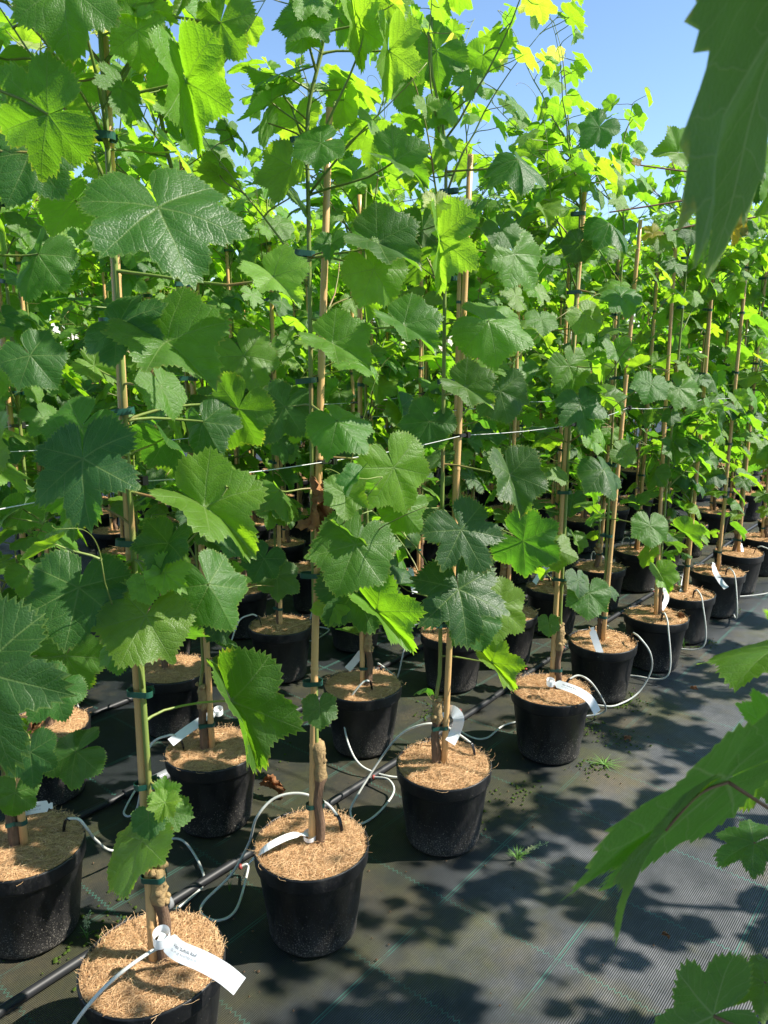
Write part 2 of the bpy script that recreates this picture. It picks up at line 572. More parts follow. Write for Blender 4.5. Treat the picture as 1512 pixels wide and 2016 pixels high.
def leaf_mesh(name, seed, mat, step=5.6, rings=(0.13, 0.3, 0.48, 0.65, 0.8, 0.91, 1.0), sinus=0.12, tooth=0.042, fold=0.0, kx=0.0, ky=0.0,
              wave=0.05, puff=0.05, side=0.0, crumple=0.0, long=1.0, narrow=1.0):
    rg = random.Random(seed)
    keyA = [0, 14, 30, 44, 55, 68, 84, 98, 113, 128, 145, 160, 170, 176]
    cols = []
    for sgn in (-1, 1):
        kr = [1.0 * long, 0.88, 0.79 - sinus, 0.80, 0.91, 0.83, 0.74 - sinus * 0.8, 0.75, 0.80, 0.75, 0.71, 0.64, 0.52, 0.30]
        kr = [k * (1 + rg.uniform(-.04, .04)) for k in kr]
        kr[0] = long
        a = 0.0
        angs = [(0.0, 1)]
        tip = 0
        while True:
            a += step * 0.5 * rg.uniform(0.6, 1.4)
            if a > 174:
                break
            angs.append((a, tip))
            tip = 1 - tip
        angs.append((176.0, 0))
        for req, tp in ((27.5, 0), (55.0, 1), (84.0, 0), (113.0, 1)):
            j = min(range(1, len(angs) - 1), key=lambda i: abs(angs[i][0] - req))
            angs[j] = (req, tp)
        half = []
        for a, tp in angs:
            # smooth interpolation of the outline
            i = 0
            while i < len(keyA) - 2 and a > keyA[i + 1]:
                i += 1
            t = (a - keyA[i]) / (keyA[i + 1] - keyA[i])
            if a in (0.0, 55.0, 113.0):
                pass
            t2 = t * t * (3 - 2 * t) * 0.6 + t * 0.4
            rs = kr[i] + (kr[i + 1] - kr[i]) * t2
            big = rg.uniform(0.6, 1.35)
            rt = rs * (1 + tooth * big) if tp else rs * (1 - tooth * 0.75)
            half.append((sgn * a, rs, rt))
        if sgn < 0:
            cols += half[::-1][:-1]
        else:
            cols += half
    nc, nr = len(cols), len(rings)
    ph = [rg.uniform(0, 6.28) for _ in range(6)]
    flat = [(0.0, 0.0)]
    for j, (a, rs, rt) in enumerate(cols):
        for t in rings:
            r = rs * t if t < 0.999 else rt
            flat.append((r * math.sin(R_(a)), r * math.cos(R_(a)), r, a, t))
    V = []
    asy = rg.uniform(-.15, .15)
    for p in flat:
        x, y = p[0] * narrow, p[1]
        r = math.hypot(x, y)
        a = abs(math.degrees(math.atan2(x, y)))
        dv = min(abs(a - q) for q in VE)
        z = puff * r * (1 - math.cos(min(dv / 27.0, 1) * math.pi)) * 0.5 * (1 if r < 0.9 else 0.6)
        th = math.atan2(x, y)
        z += wave * r * r * (math.sin(3 * th + ph[0]) + 0.6 * math.sin(5 * th + ph[1]) + 0.35 * math.sin(11 * th + ph[2]))
        if crumple:
            z += crumple * (noise.noise(Vector((x * 3.1, y * 3.1, seed))) + 0.5 * noise.noise(Vector((x * 8, y * 8, seed + 5))))
        else:
            z += 0.035 * noise.noise(Vector((x * 3.2, y * 3.2, seed * 1.7)))
        # roll the side lobes (kx) around Y
        f = fold * (1 + asy * (1 if x > 0 else -1))
        ax = abs(x)
        k = kx * (1 + 0.5 * asy * (1 if x > 0 else -1))
        ang = f + k * ax
        if abs(k) > 1e-4:
            X = (math.sin(f + k * ax) - math.sin(f)) / k
            Z = -(math.cos(f + k * ax) - math.cos(f)) / k
        else:
            X, Z = ax * math.cos(f), ax * math.sin(f)
        X2 = X - z * math.sin(ang)
        Z2 = Z + z * math.cos(ang)
        x = math.copysign(X2, x) if p[0] != 0 else 0.0
        z = Z2
        # bend along the midrib
        yy = y
        if abs(ky) > 1e-4:
            q = ky * y
            y2 = math.sin(q) / ky - z * math.sin(q)
            z = (1 - math.cos(q)) / ky * (1.0) + z * math.cos(q)
            yy = y2
        # sideways swing of the midrib
        x += side * yy * abs(yy)
        V.append((x, yy, z))
    F, UVv, UVb, UVr = [], [], [], []

    def uvpair(i, vein, sg):
        if i == 0:
            return (0.0, 0.0)
        p = flat[i]
        da = R_(abs(p[3]) - vein)
        return (p[2] * math.cos(da), abs(p[2] * math.sin(da)))
    for j in range(nc - 1):
        mid = abs(0.5 * (cols[j][0] + cols[j + 1][0]))
        vein = VE[0] if mid < 27.5 else VE[1] if mid < 84 else VE[2]
        b0, b1 = 1 + j * nr, 1 + (j + 1) * nr
        quads = [(0, b1, b0)] + [(b0 + k, b1 + k, b1 + k + 1, b0 + k + 1) for k in range(nr - 1)]
        for q in quads:  # counter-clockwise seen from above
            F.append(q)
            for i in q:
                UVv.extend(uvpair(i, vein, 1))
                UVb.extend((flat[i][0] + seed * 0.37 % 7, flat[i][1]))
                UVr.extend((flat[i][4] if i else 0.0, 0.0))
    me = bpy.data.meshes.new(name)
    me.from_pydata(V, [], F)
    a = me.uv_layers.new(name='vein')
    a.data.foreach_set('uv', UVv)
    b = me.uv_layers.new(name='blade')
    b.data.foreach_set('uv', UVb)
    e = me.uv_layers.new(name='rim')
    e.data.foreach_set('uv', UVr)
    me.materials.append(mat)
    me.polygons.foreach_set('use_smooth', [True] * len(me.polygons))
    me.update()
    # blade must face +Z
    return me


LP = dict(  # shapes: f flat, r roof (sides droop), v folded up, c cupped, t tip curled, n narrow fold, l lobed
    h1=dict(sinus=0.10, fold=0.3, kx=-0.1, ky=-0.5, wave=0.03, tooth=0.06, narrow=0.28),
    b1=dict(sinus=0.20, fold=0.10, kx=-0.15, ky=-0.25, wave=0.07, tooth=0.085, step=8.5, narrow=0.72), p1=dict(sinus=0.10, fold=0.0, kx=-0.08, ky=-0.15, wave=0.03, tooth=0.06, narrow=0.8),
    f1=dict(sinus=0.02, fold=0.05, kx=-0.35, ky=-0.30, wave=0.05), f2=dict(sinus=0.10, fold=0.08, kx=-0.4, ky=-0.35, wave=0.06, side=0.06),
    f3=dict(sinus=-0.02, fold=0.0, kx=-0.3, ky=-0.2, wave=0.07, long=0.95), f4=dict(sinus=0.14, fold=0.12, kx=-0.5, ky=-0.45, wave=0.05, side=-0.08),
    l1=dict(sinus=0.24, fold=0.05, kx=-0.35, ky=-0.30, wave=0.05, tooth=0.06), l2=dict(sinus=0.20, fold=0.1, kx=-0.5, ky=-0.35, wave=0.06, tooth=0.06),
    r1=dict(sinus=0.06, fold=-0.35, kx=-0.5, ky=-0.35, wave=0.06), r2=dict(sinus=0.10, fold=-0.5, kx=-0.3, ky=-0.5, wave=0.08, side=0.1),
    v1=dict(sinus=0.06, fold=0.65, kx=-0.5, ky=-0.35, wave=0.08), v2=dict(sinus=0.10, fold=0.85, kx=-0.6, ky=-0.5, wave=0.09, side=0.1),
    c1=dict(sinus=0.05, fold=0.2, kx=0.4, ky=0.2, wave=0.08), t1=dict(sinus=0.08, fold=0.15, kx=-0.6, ky=-0.9, wave=0.07),
    n1=dict(sinus=0.10, fold=1.1, kx=-0.4, ky=-0.35, wave=0.09, side=0.05), j1=dict(sinus=0.08, fold=0.35, kx=-0.2, ky=-0.25, wave=0.10, tooth=0.09, step=9.5, puff=0.09),
    j2=dict(sinus=0.15, fold=0.7, kx=-0.2, ky=-0.5, wave=0.12, tooth=0.10, step=9.5, puff=0.10), s1=dict(sinus=-0.06, fold=0.1, kx=-0.3, ky=-0.2, wave=0.06, tooth=0.055, step=11),
)
LEAF, LOW = {}, {}
for i, (k, p) in enumerate(LP.items()):
    LEAF[k] = leaf_mesh('grape_leaf_' + k, 10 + i, M['leaf'], **p)
    q = dict(p)
    q['step'] = 13.0
    LOW[k] = leaf_mesh('small_grape_leaf_' + k, 40 + i, M['leaf'], rings=(0.3, 0.7, 1.0), **q)
DRY = [leaf_mesh('dry_grape_leaf', 90 + i, M['dry'], sinus=0.1, fold=0.9, kx=0.8, ky=-1.2 + i, wave=0.15, crumple=0.35, step=9) for i in range(2)]

COL = dict(
    dark=[(0.036, 0.108, 0.022), (0.044, 0.120, 0.024), (0.032, 0.100, 0.028)],
    mid=[(0.056, 0.152, 0.018), (0.064, 0.162, 0.018), (0.048, 0.138, 0.022)],
    lite=[(0.105, 0.225, 0.020), (0.118, 0.238, 0.022), (0.092, 0.208, 0.024)],
    young=[(0.125, 0.255, 0.030), (0.145, 0.275, 0.040), (0.110, 0.235, 0.026)],
    pale=[(0.30, 0.38, 0.12), (0.34, 0.40, 0.16)],
    amber=[(0.26, 0.20, 0.03), (0.30, 0.26, 0.05), (0.20, 0.19, 0.03)],
)


def leaf_color(age, rg):
    c = rg.choice(COL[age])
    k = rg.uniform(0.85, 1.15)
    return (c[0] * k, c[1] * k, c[2] * k, 1)


def frame(nrm, tip):
    """matrix whose +Z is nrm and +Y the projection of tip"""
    z = nrm.normalized()
    y = tip - z * tip.dot(z)
    y = y.normalized() if y.length > 1e-5 else z.orthogonal().normalized()
    x = y.cross(z)
    return Matrix((x, y, z)).transposed()


def put_leaf(parent, shape, pos, nrm, tip, size, age, rg, low=False, me=None):
    me = me or (LOW if low else LEAF)[shape]
    o = bpy.data.objects.new('leaf', me)
    C.objects.link(o)
    o.parent = parent
    m3 = frame(nrm, tip)
    sx = size * rg.choice((1, 1)) * rg.uniform(0.94, 1.06)
    m = m3.to_4x4() @ Matrix.Diagonal((sx, size, size, 1))
    m.translation = pos
    o.matrix_local = m
    o.color = leaf_color(age, rg) if age in COL else (1, 1, 1, 1)
    return o


# ------------------------------------------------------------------ shared parts of a potted vine
def pot_mesh(seed=0):
    b = MB()
    b.lathe([(0.0, 0.002), (0.106, 0.002), (0.113, 0.006), (0.1165, 0.014), (0.1175, 0.030), (0.1390, 0.205), (0.1410, 0.209), (0.1465, 0.211), (0.1475, 0.215),
             (0.1495, 0.249), (0.1490, 0.2535), (0.1460, 0.2545), (0.1440, 0.252), (0.1425, 0.215), (0.1360, 0.200), (0.05, 0.198), (0.0, 0.198)], 56)
    nv = []
    for (x, y, z) in b.v:
        a = math.atan2(y, x)
        q = 1 + 0.010 * (z / 0.25) * math.sin(2 * a + seed) + 0.011 * noise.noise(Vector((math.cos(a) * 1.6, math.sin(a) * 1.6 + seed * 5, z * 9)))
        nv.append((x * q, y * q, z + (0.0022 * math.sin(2 * a + seed * 2.1) if z > 0.21 else 0)))
    b.v = nv
    return b.mesh('pot', M['pot'])


def disc_mesh(seed, fine):
    rg = random.Random(seed)
    nr, na = (22, 84) if fine else (8, 32)
    R0 = 0.1400
    vs_, fs_ = [], []
    slit = rg.uniform(0, 6.28)

    def hz(x, y):
        r = math.hypot(x, y)
        h = 0.248 + 0.007 * noise.noise(Vector((x * 14, y * 14, seed))) + 0.0035 * noise.noise(Vector((x * 45, y * 45, seed)))
        h += 0.010 * max(0, noise.noise(Vector((x * 7, y * 7, seed + 9)))) + 0.006 * (1 - (r / R0) ** 2)
        d = abs(-math.sin(slit) * x + math.cos(slit) * y)
        if math.cos(slit) * x + math.sin(slit) * y > 0:
            h -= 0.007 * math.exp(-(d / 0.004) ** 2)
        return h
    vs_.append((0, 0, hz(0, 0)))
    for i in range(1, nr + 1):
        for k in range(na):
            a = 2 * math.pi * k / na
            r = R0 * i / nr
            if i == nr:
                r *= 1 + 0.02 * noise.noise(Vector((math.cos(a) * 6, math.sin(a) * 6, seed)))
            x, y = r * math.cos(a), r * math.sin(a)
            vs_.append((x, y, hz(x, y)))
    for k in range(na):
        a = 2 * math.pi * k / na
        vs_.append((R0 * 0.985 * math.cos(a), R0 * 0.985 * math.sin(a), 0.232))
    for k in range(na):
        fs_.append((0, 1 + k, 1 + (k + 1) % na))
    for i in range(nr):
        for k in range(na):
            a0, a1 = 1 + i * na + k, 1 + i * na + (k + 1) % na
            fs_.append((a0, a0 + na, a1 + na, a1))
    b = MB()
    b.add(vs_, fs_)
    me = b.mesh('coir_disc', M['coir'])
    # loose fibres
    fb = MB()
    n = 4600 if fine else 520
    for q in range(n):
        edge = rg.random() < 0.22
        r = R0 * (math.sqrt(rg.random()) if not edge else rg.uniform(0.93, 1.0))
        a = rg.uniform(0, 6.283)
        x, y = r * math.cos(a), r * math.sin(a)
        h0 = hz(x, y)
        hd = rg.uniform(0, 6.283) if not edge else a + rg.uniform(-1.2, 1.2)
        L = rg.uniform(0.012, 0.045) if not edge else rg.uniform(0.008, 0.020)
        cv = rg.uniform(-50, 50)
        lift = rg.uniform(0.0, 0.004) if not edge else rg.uniform(0, 0.007)
        up = rg.random() < 0.10
        pts = []
        m = 5 if fine else 3
        for s in range(m):
            t = s / (m - 1)
            ang = hd + cv * L * t
            xx, yy = x + math.cos(ang) * L * t, y + math.sin(ang) * L * t
            rr = math.hypot(xx, yy)
            lim = R0 + 0.006
            if rr > lim and not up:
                xx, yy = xx * lim / rr, yy * lim / rr
            base = hz(xx, yy) if rr < R0 else h0
            zz = base + 0.0006 + lift * math.sin(math.pi * (t if not edge else t * 0.6)) + (0.011 * t if up else 0)
            pts.append((xx, yy, zz))
        fb.tube(pts, 0.00030 if fine else 0.0007, 3, False)
    fme = fb.mesh('coir_fibre', M['fibre'], False)
    return me, fme


POTS = [pot_mesh(k) for k in range(4)]
DISC_HI = [disc_mesh(3 + i, True) for i in range(3)]
DISC_LO = [disc_mesh(13 + i, False) for i in range(2)]


def cane_mesh(seed, z0=0.20, z1=2.02, r0=0.0102, r1=0.0080, sides=10, lean=(0, 0)):
    rg = random.Random(seed)
    zs, rs = [], []
    z = z0
    nodes = []
    nz = z0 + rg.uniform(0.05, 0.2)
    while nz < z1 - 0.03:
        nodes.append(nz)
        nz += rg.uniform(0.19, 0.30)
    allz = sorted(set([z0, z1] + [n + d for n in nodes for d in (-0.010, -0.004, -0.0015, 0.0015, 0.006)]))
    pts = []
    bend = rg.uniform(-.006, .006), rg.uniform(-.006, .006)
    for z in allz:
        t = (z - z0) / (z1 - z0)
        r = r0 + (r1 - r0) * t
        for n in nodes:
            d = z - n
            if abs(d + 0.0015) < 0.0004:
                r *= 1.13
            elif abs(d - 0.0015) < 0.0004:
                r *= 1.02
            elif abs(d + 0.004) < 0.0004:
                r *= 1.07
        s = math.sin(math.pi * t)
        pts.append((lean[0] * t + bend[0] * s, lean[1] * t + bend[1] * s, z))
        rs.append(r)
    b = MB()
    b.tube(pts, rs, sides)
    return b.mesh('cane', M['cane'])


def trunk_mesh(seed, ox=0.024, oy=0.0, z1=0.47, r=0.0125):
    """bark-covered old stem with the knobbly pruned head"""
    rg = random.Random(seed)
    b = MB()
    n, sd = 16, 12
    vs_, fs_ = [], []
    for i in range(n):
        t = i / (n - 1)
        z = 0.235 + (z1 - 0.235) * t
        wob = 0.013 * noise.noise(Vector((t * 3.3, seed, 0)))
        for k in range(sd):
            a = 2 * math.pi * k / sd
            q = noise.noise(Vector((math.cos(a) * 2.2, math.sin(a) * 2.2, t * 2.4 + seed)))
            rr = r * (1.12 - 0.22 * t) * (1 + 0.45 * q)
            if t > 0.66:
                rr *= 1.15 + 1.25 * abs(noise.noise(Vector((math.cos(a) * 2.4, math.sin(a) * 2.4, t * 14 + seed)))) + 0.25 * noise.noise(Vector((math.cos(a) * 6, math.sin(a) * 6, t * 30 + seed)))
            if i == n - 1:
                rr *= 0.7
            vs_.append((ox + wob + rr * math.cos(a), oy + rr * math.sin(a), z))
    for i in range(n - 1):
        for k in range(sd):
            k2 = (k + 1) % sd
            fs_.append((i * sd + k, i * sd + k2, (i + 1) * sd + k2, (i + 1) * sd + k))
    fs_.append(tuple((n - 1) * sd + k for k in range(sd)))
    b.add(vs_, fs_)
    for f in range(len(b.mi)):
        if f >= sd * int((n - 1) * 0.70):
            b.mi[f] = 1
    # cut stubs of old spurs on the head
    for q in range(8):
        a = rg.uniform(0, 6.28)
        z = z1 - rg.uniform(-0.004, 0.075)
        c0 = Vector((ox, oy, z - .006))
        d = Vector((math.cos(a), math.sin(a), rg.uniform(.1, 1.3))).normalized()
        L = rg.uniform(.016, .032)
        k = rg.uniform(.0045, .009)
        b.tube([c0, c0 + d * L * .6, c0 + d * L * .9, c0 + d * L], [k * 1.2, k, k * 1.15, k * .5], 7, True, 1)
    # bark flakes
    for q in range(14):
        a = rg.uniform(0, 6.28)
        z = rg.uniform(0.25, z1 - 0.06)
        L = rg.uniform(0.015, 0.05)
        p0 = Vector((ox + math.cos(a) * r * 1.02, oy + math.sin(a) * r * 1.02, z))
        side = Vector((-math.sin(a), math.cos(a), 0)) * 0.0018
        out = Vector((math.cos(a), math.sin(a), 0))
        p1 = p0 + Vector((0, 0, L)) + out * rg.uniform(0.001, 0.004)
        b.add([tuple(p0 - side), tuple(p0 + side), tuple(p1 + side * .6), tuple(p1 - side * .6)], [(0, 1, 2, 3)], 0)
    return b.mesh('trunk', [M['bark'], M['knob']])


def tie_mesh(gap=0.024):
    b = MB()
    rr = 0.0118
    n = 28
    vs_, fs_ = [], []
    for i in range(n):
        a = 2 * math.pi * i / n
        x = math.cos(a) * rr + (gap if math.cos(a) > 0 else 0)
        y = math.sin(a) * rr
        if abs(math.cos(a)) < 0.15:
            x += gap * 0.5
        for dz, k in ((-0.006, 1.0), (0.006, 1.0), (0.006, 1.06), (-0.006, 1.06)):
            vs_.append((x * k if gap == 0 else (x - gap / 2) * k + gap / 2, y * k, dz))
    for i in range(n):
        j = (i + 1) % n
        for k in range(4):
            k2 = (k + 1) % 4
            fs_.append((i * 4 + k, j * 4 + k, j * 4 + k2, i * 4 + k2))
    # short loose tail of tape
    x0 = gap / 2
    vs2 = [(x0, rr * 1.02, -.006), (x0, rr * 1.02, .006), (x0 + 0.020, rr * 1.9, .006), (x0 + 0.020, rr * 1.9, -.006),
           (x0, rr * 1.10, -.006), (x0, rr * 1.10, .006), (x0 + 0.020, rr * 1.98, .006), (x0 + 0.020, rr * 1.98, -.006)]
    b.add(vs_, fs_)
    b.add(vs2, [(0, 1, 2, 3), (7, 6, 5, 4), (1, 5, 6, 2), (0, 3, 7, 4), (3, 2, 6, 7)])
    return b.mesh('tie', M['tie'], False)


TIE = tie_mesh()
CANES = [cane_mesh(i) for i in range(6)]
TRUNKS = [trunk_mesh(i, z1=0.40 + 0.035 * i) for i in range(5)]


def grow(rg, density=1.0, top=1.0, height=None, base=0.42, stem_side=0.024):
    """main stem, side shoots and leaf nodes in the plant's own space; returns tubes and leaf seeds"""
    tubes, nodes, tendrils = [], [], []
    hz = height or rg.uniform(2.28, 2.56)
    pts = [Vector((stem_side, 0, base - 0.04)), Vector((stem_side + 0.006, 0.006, base + 0.03))]
    z = base + 0.12
    ph = rg.uniform(0, 6.28)
    while z < 2.0:
        a = ph + z * 2.2
        pts.append(Vector((0.004 * math.cos(a * 0.6) + 0.0215, 0.007 * math.sin(a), z)))
        z += 0.13
    dirv = Vector((rg.uniform(-.3, .3), rg.uniform(-.3, .3), 1)).normalized()
    p = pts[-1].copy()
    while p.z < hz:
        dirv = (dirv + Vector((rg.uniform(-.22, .22), rg.uniform(-.22, .22), -0.02))).normalized()
        p = p + dirv * 0.075
        pts.append(p.copy())
    rad = [max(0.0012, 0.0062 * (1 - (i / len(pts)) ** 2.2)) for i in range(len(pts))]
    fine = catmull(pts, 2)
    rf = [rad[min(len(rad) - 1, i // 2)] for i in range(len(fine))]
    tubes.append((fine, rf, 7))
    # nodes on the main stem
    acc = 0
    for i in range(1, len(fine)):
        acc += (fine[i] - fine[i - 1]).length
        if acc > 0.070:
            acc = 0
            nodes.append((fine[i].copy(), (fine[i] - fine[i - 1]).normalized(), fine[i].z, 1.0, False))
    # side shoots
    ns = int(round(rg.uniform(6, 8.0) * density))
    for s in range(ns):
        z0 = rg.uniform(0.65, 2.0) if s < ns - 5 else rg.uniform(1.75, 2.15)
        p = min(fine, key=lambda q: abs(q.z - z0)).copy()
        a = rg.uniform(0, 6.283)
        out = Vector((math.cos(a), math.sin(a), 0))
        dirv = (out * rg.uniform(0.5, 1.0) + Vector((0, 0, rg.uniform(0.6, 1.6)))).normalized()
        L = rg.uniform(0.24, 0.55) * (1.05 if z0 > 1.7 else 0.8) * top
        sp = [p.copy()]
        st = 0.06
        l = 0
        while l < L:
            dirv = (dirv + Vector((rg.uniform(-.16, .16), rg.uniform(-.16, .16), rg.uniform(-.10, .06)))).normalized()
            p = p + dirv * st
            if p.z > 2.74:
                break
            sp.append(p.copy())
            l += st
        if len(sp) < 3:
            continue
        rr = [max(0.0010, 0.0034 * (1 - i / len(sp))) for i in range(len(sp))]
        tubes.append((sp, rr, 5))
        for i in range(1, len(sp)):
            if i % 1 == 0:
                fr = i / len(sp)
                nodes.append((sp[i].copy(), dirv.copy(), sp[i].z, 0.85 * (1 - 0.48 * fr), True))
        if rg.random() < 0.8:
            tendrils.append((sp[-1].copy(), dirv.copy()))
    for q in range(3):
        i = rg.randrange(len(fine) // 3, len(fine))
        tendrils.append((fine[i].copy(), Vector((rg.uniform(-1, 1), rg.uniform(-1, 1), rg.uniform(-.2, .8))).normalized()))
    return tubes, nodes, tendrils, fine


def tendril(b, p, d, rg, L=0.14):
    pts = [p.copy()]
    d = d.copy()
    ax = Vector((rg.uniform(-1, 1), rg.uniform(-1, 1), rg.uniform(-1, 1))).normalized()
    n = 22
    for i in range(n):
        k = 0.05 + 0.60 * (i / n) ** 3
        d = (Quaternion(ax, k) @ d).normalized()
        pts.append(pts[-1] + d * (L / n) * (1.5 - i / n))
    b.tube(pts, [0.0011 * (1 - 0.6 * i / n) for i in range(n + 1)], 4, False)


def petiole(b, a, leafpos, nrm, rg, r=0.0017):
    back = leafpos - nrm * 0.0005
    mid = (a + back) * 0.5 + Vector((0, 0, 0.10 * (back - a).length)) - nrm * 0.18 * (back - a).length
    P = [a, a * 0.45 + mid * 0.55 + Vector((0, 0, .002)), mid * 0.55 + back * 0.45 - nrm * 0.03 * (back - a).length, back]
    pts = catmull(P, 2)
    n = len(pts)
    b.tube(pts, [r * (1.5 - 0.6 * i / n) if i else r * 1.9 for i in range(n)], 5, False)


SHAPES_M = ['f1', 'f2', 'f3', 'f4', 'l1', 'l2', 'r1', 'r2', 'v1', 'v2', 'c1', 't1', 'f1', 'r1', 'v1']


def vine(rg, root, world_pos, low=False, density=1.0, keep=None, heroes=(), zrot=0.0, height=None, base=0.42, top=1.0, dens_low=1.0, local_sun=None, extra_size=1.0):
    """builds the parts of one potted vine under the Empty root (root rotation zrot)"""
    rotinv = Matrix.Rotation(-zrot, 3, 'Z')
    sun_l = rotinv @ (local_sun or sun_dir)
    tubes, nodes, tendrils, main = grow(rg, density, top, height, base)
    b = MB()
    for pts, rr, sd in tubes:
        b.tube(pts, rr, sd if not low else max(4, sd - 2))
    hero_pos = []
    for h in heroes:
        P, nrm, tip, size, shape, age = h
        Pl = rotinv @ (P - world_pos)
        nl, tl = rotinv @ nrm, rotinv @ tip
        hero_pos.append((Pl, nl, size))
        put_leaf(root, shape, Pl, nl, tl, size, age, rg, False, DRY[0] if age == 'dry' else None)
        # stalk reaches down to the closest stretch of stem
        tgt = min(main, key=lambda q: (q - Pl).length + (0.10 if q.z > Pl.z + 0.03 else 0))
        petiole(b, tgt, Pl, nl, rg, 0.0021 if size > 0.07 else 0.0014)
    for (p, d, z, k, sideshoot) in nodes:
        if z < 0.62 and rg.random() < 0.55 - 0.35 * (dens_low > 1):
            continue
        if z < 1.0 and rg.random() > 0.75 * dens_low:
            continue
        nlv = 1 + (rg.random() < 0.50 * density) * (not sideshoot)
        if dens_low > 1 and 0.5 < z < 1.30:
            nlv += 1
        for q in range(nlv):
            a = rg.uniform(0, 6.283)
            out = Vector((math.cos(a), math.sin(a), 0))
            tp = max(0.0, min(1.0, (z - 1.85) / 0.6))
            size = extra_size * (rg.uniform(0.060, 0.112) * k if not sideshoot else rg.uniform(0.048, 0.088) * (0.40 + k)) * (1 - 0.36 * tp)
            if z < 0.7:
                size *= 0.8
            pl = rg.uniform(0.5, 1.15) * size + 0.03
            pos = p + (out * 0.9 + Vector((0, 0, rg.uniform(-.1, .7)))).normalized() * pl
            nrm = (out * rg.uniform(0.25, 0.95) + Vector((0, 0, rg.uniform(0.25, 0.9))) + sun_l * rg.uniform(0.0, 0.7)
                   + Vector((rg.uniform(-.35, .35), rg.uniform(-.35, .35), rg.uniform(-.25, .25)))).normalized()
            tip = out * rg.uniform(0.2, 0.9) + Vector((rg.uniform(-.4, .4), rg.uniform(-.4, .4), -rg.uniform(0.5, 1.2)))
            wp = world_pos + Matrix.Rotation(zrot, 3, 'Z') @ pos
            if keep is not None and not keep(wp, size, hero_pos, pos):
                continue
            x = rg.random()
            if tp > 0.65 and size < 0.045:
                age = 'pale' if x < 0.35 else 'young'
            elif tp > 0.25:
                age = 'young' if x < 0.55 else 'lite'
            elif z > 1.35:
                age = 'lite' if x < 0.62 else 'mid' if x < 0.86 else 'young'
            else:
                age = 'dark' if x < (0.26 if not low else 0.12) else 'mid' if x < (0.64 if not low else 0.5) else 'lite'
            if sideshoot and k < 0.4:
                age = 'young'
            shape = rg.choice(SHAPES_M) if size > 0.045 else rg.choice(['j1', 'j2', 's1', 'j1'])
            put_leaf(root, shape, pos, nrm, tip, size, age, rg, low)
            petiole(b, p, pos, nrm, rg, 0.0016 if size > 0.06 else 0.0010)
    for i, (p, d) in enumerate(tendrils):
        if low and i % 2:
            continue
        wp = world_pos + Matrix.Rotation(zrot, 3, 'Z') @ p
        if keep is not None and not keep(wp, 0.02, [], p):
            continue
        tendril(b, p, d, rg, rg.uniform(0.08, 0.2))
    obj('shoot', b.mesh('shoot', M['stem']), root)
    return main


def base_parts(root, rg, fine, zrot, cane=None, trunk=None, ties=True, tie_z=None):
    potr = obj('pot', rg.choice(POTS), root)
    potr.rotation_euler = (0, 0, rg.uniform(0, 6.28))
    dm, fm = rg.choice(DISC_HI if fine else DISC_LO)
    ds_ = obj('coir_disc', dm, root)
    ds_.rotation_euler = (0, 0, rg.uniform(0, 6.28))
    fo = obj('fibre', fm, ds_, kind='stuff')
    obj('cane', cane or rg.choice(CANES), root)
    obj('trunk', trunk or rg.choice(TRUNKS), root)
    if ties:
        for z in (tie_z or [0.36 + rg.uniform(-.04, .04), 0.72, 1.02, 1.40, 1.72, 1.93]):
            o = obj('tie', TIE, root, (0, 0, z + rg.uniform(-.03, .03) * (0 if tie_z else 1)))
            o.rotation_euler = (0, rg.uniform(-.12, .12), rg.uniform(-.3, .3))
# ------------------------------------------------------------------ the ground
def gz(x, y):
    # slight wrinkles and dips of the loose sheet (never above the pot feet)
    n1 = noise.noise(Vector((x * 1.7, y * 3.4, 3.0)))
    n2 = noise.noise(Vector((x * 5.0, y * 11.0, 7.0)))
    return -0.0045 + 0.0028 * n1 + 0.0016 * n2


g = MB()
xs = [-400, -120, -40, -12, -4] + [-2 + 0.055 * i for i in range(170)] + [8, 12, 20, 40, 120, 400]
ys = [-400, -120, -40, -12, -4] + [-1.4 + 0.055 * i for i in range(96)] + [5, 8, 14, 40, 120, 400]
vs_ = []
for x in xs:
    for y in ys:
        inner = -2.2 < x < 7.4 and -1.5 < y < 3.95
        vs_.append((x, y, gz(x, y) if inner else -0.005))
ny = len(ys)
g.add(vs_, [(i * ny + k, (i + 1) * ny + k, (i + 1) * ny + k + 1, i * ny + k + 1) for i in range(len(xs) - 1) for k in range(ny - 1)])
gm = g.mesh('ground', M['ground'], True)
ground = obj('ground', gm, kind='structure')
ground.rotation_euler = (0, 0, ROW_AZ)      # local X runs along the rows, local Y across them

# ------------------------------------------------------------------ the block of potted vines
A_U = [0.20, 0.75, 1.24, 1.78, 2.47, 3.07, 3.55, 4.00, 4.53, 5.06]
A_V = [1.26, 1.25, 1.27, 1.23, 1.22, 1.28, 1.22, 1.23, 1.22, 1.25]
while A_U[-1] < 12:
    A_U.append(A_U[-1] + 0.53)
    A_V.append(1.24)
B_U = [0.20, 0.76, 1.38, 2.05, 2.73, 3.13, 3.65, 4.18, 4.69]
B_V = [1.84, 1.84, 1.86, 1.80, 1.85, 1.80, 1.82, 1.79, 1.76]
while B_U[-1] < 12:
    B_U.append(B_U[-1] + 0.53)
    B_V.append(1.79)
C_U = [0.55, 1.11, 1.67, 2.30, 2.80, 3.36, 3.85, 4.34, 4.83]
C_V = [2.45, 2.43, 2.49, 2.53, 2.51, 2.52, 2.48, 2.46, 2.45]
while C_U[-1] < 11:
    C_U.append(C_U[-1] + 0.53)
    C_V.append(2.46)


def in_view(p, margin=0.35, zs=(0.1, 1.0, 2.2)):
    for z in zs:
        q = pix(Vector((p.x, p.y, z)))
        if q:
            m = margin * FPX / q[2]
            if -m < q[0] < 1512 + m and -m < q[1] < 2016 + m:
                return True
    return False


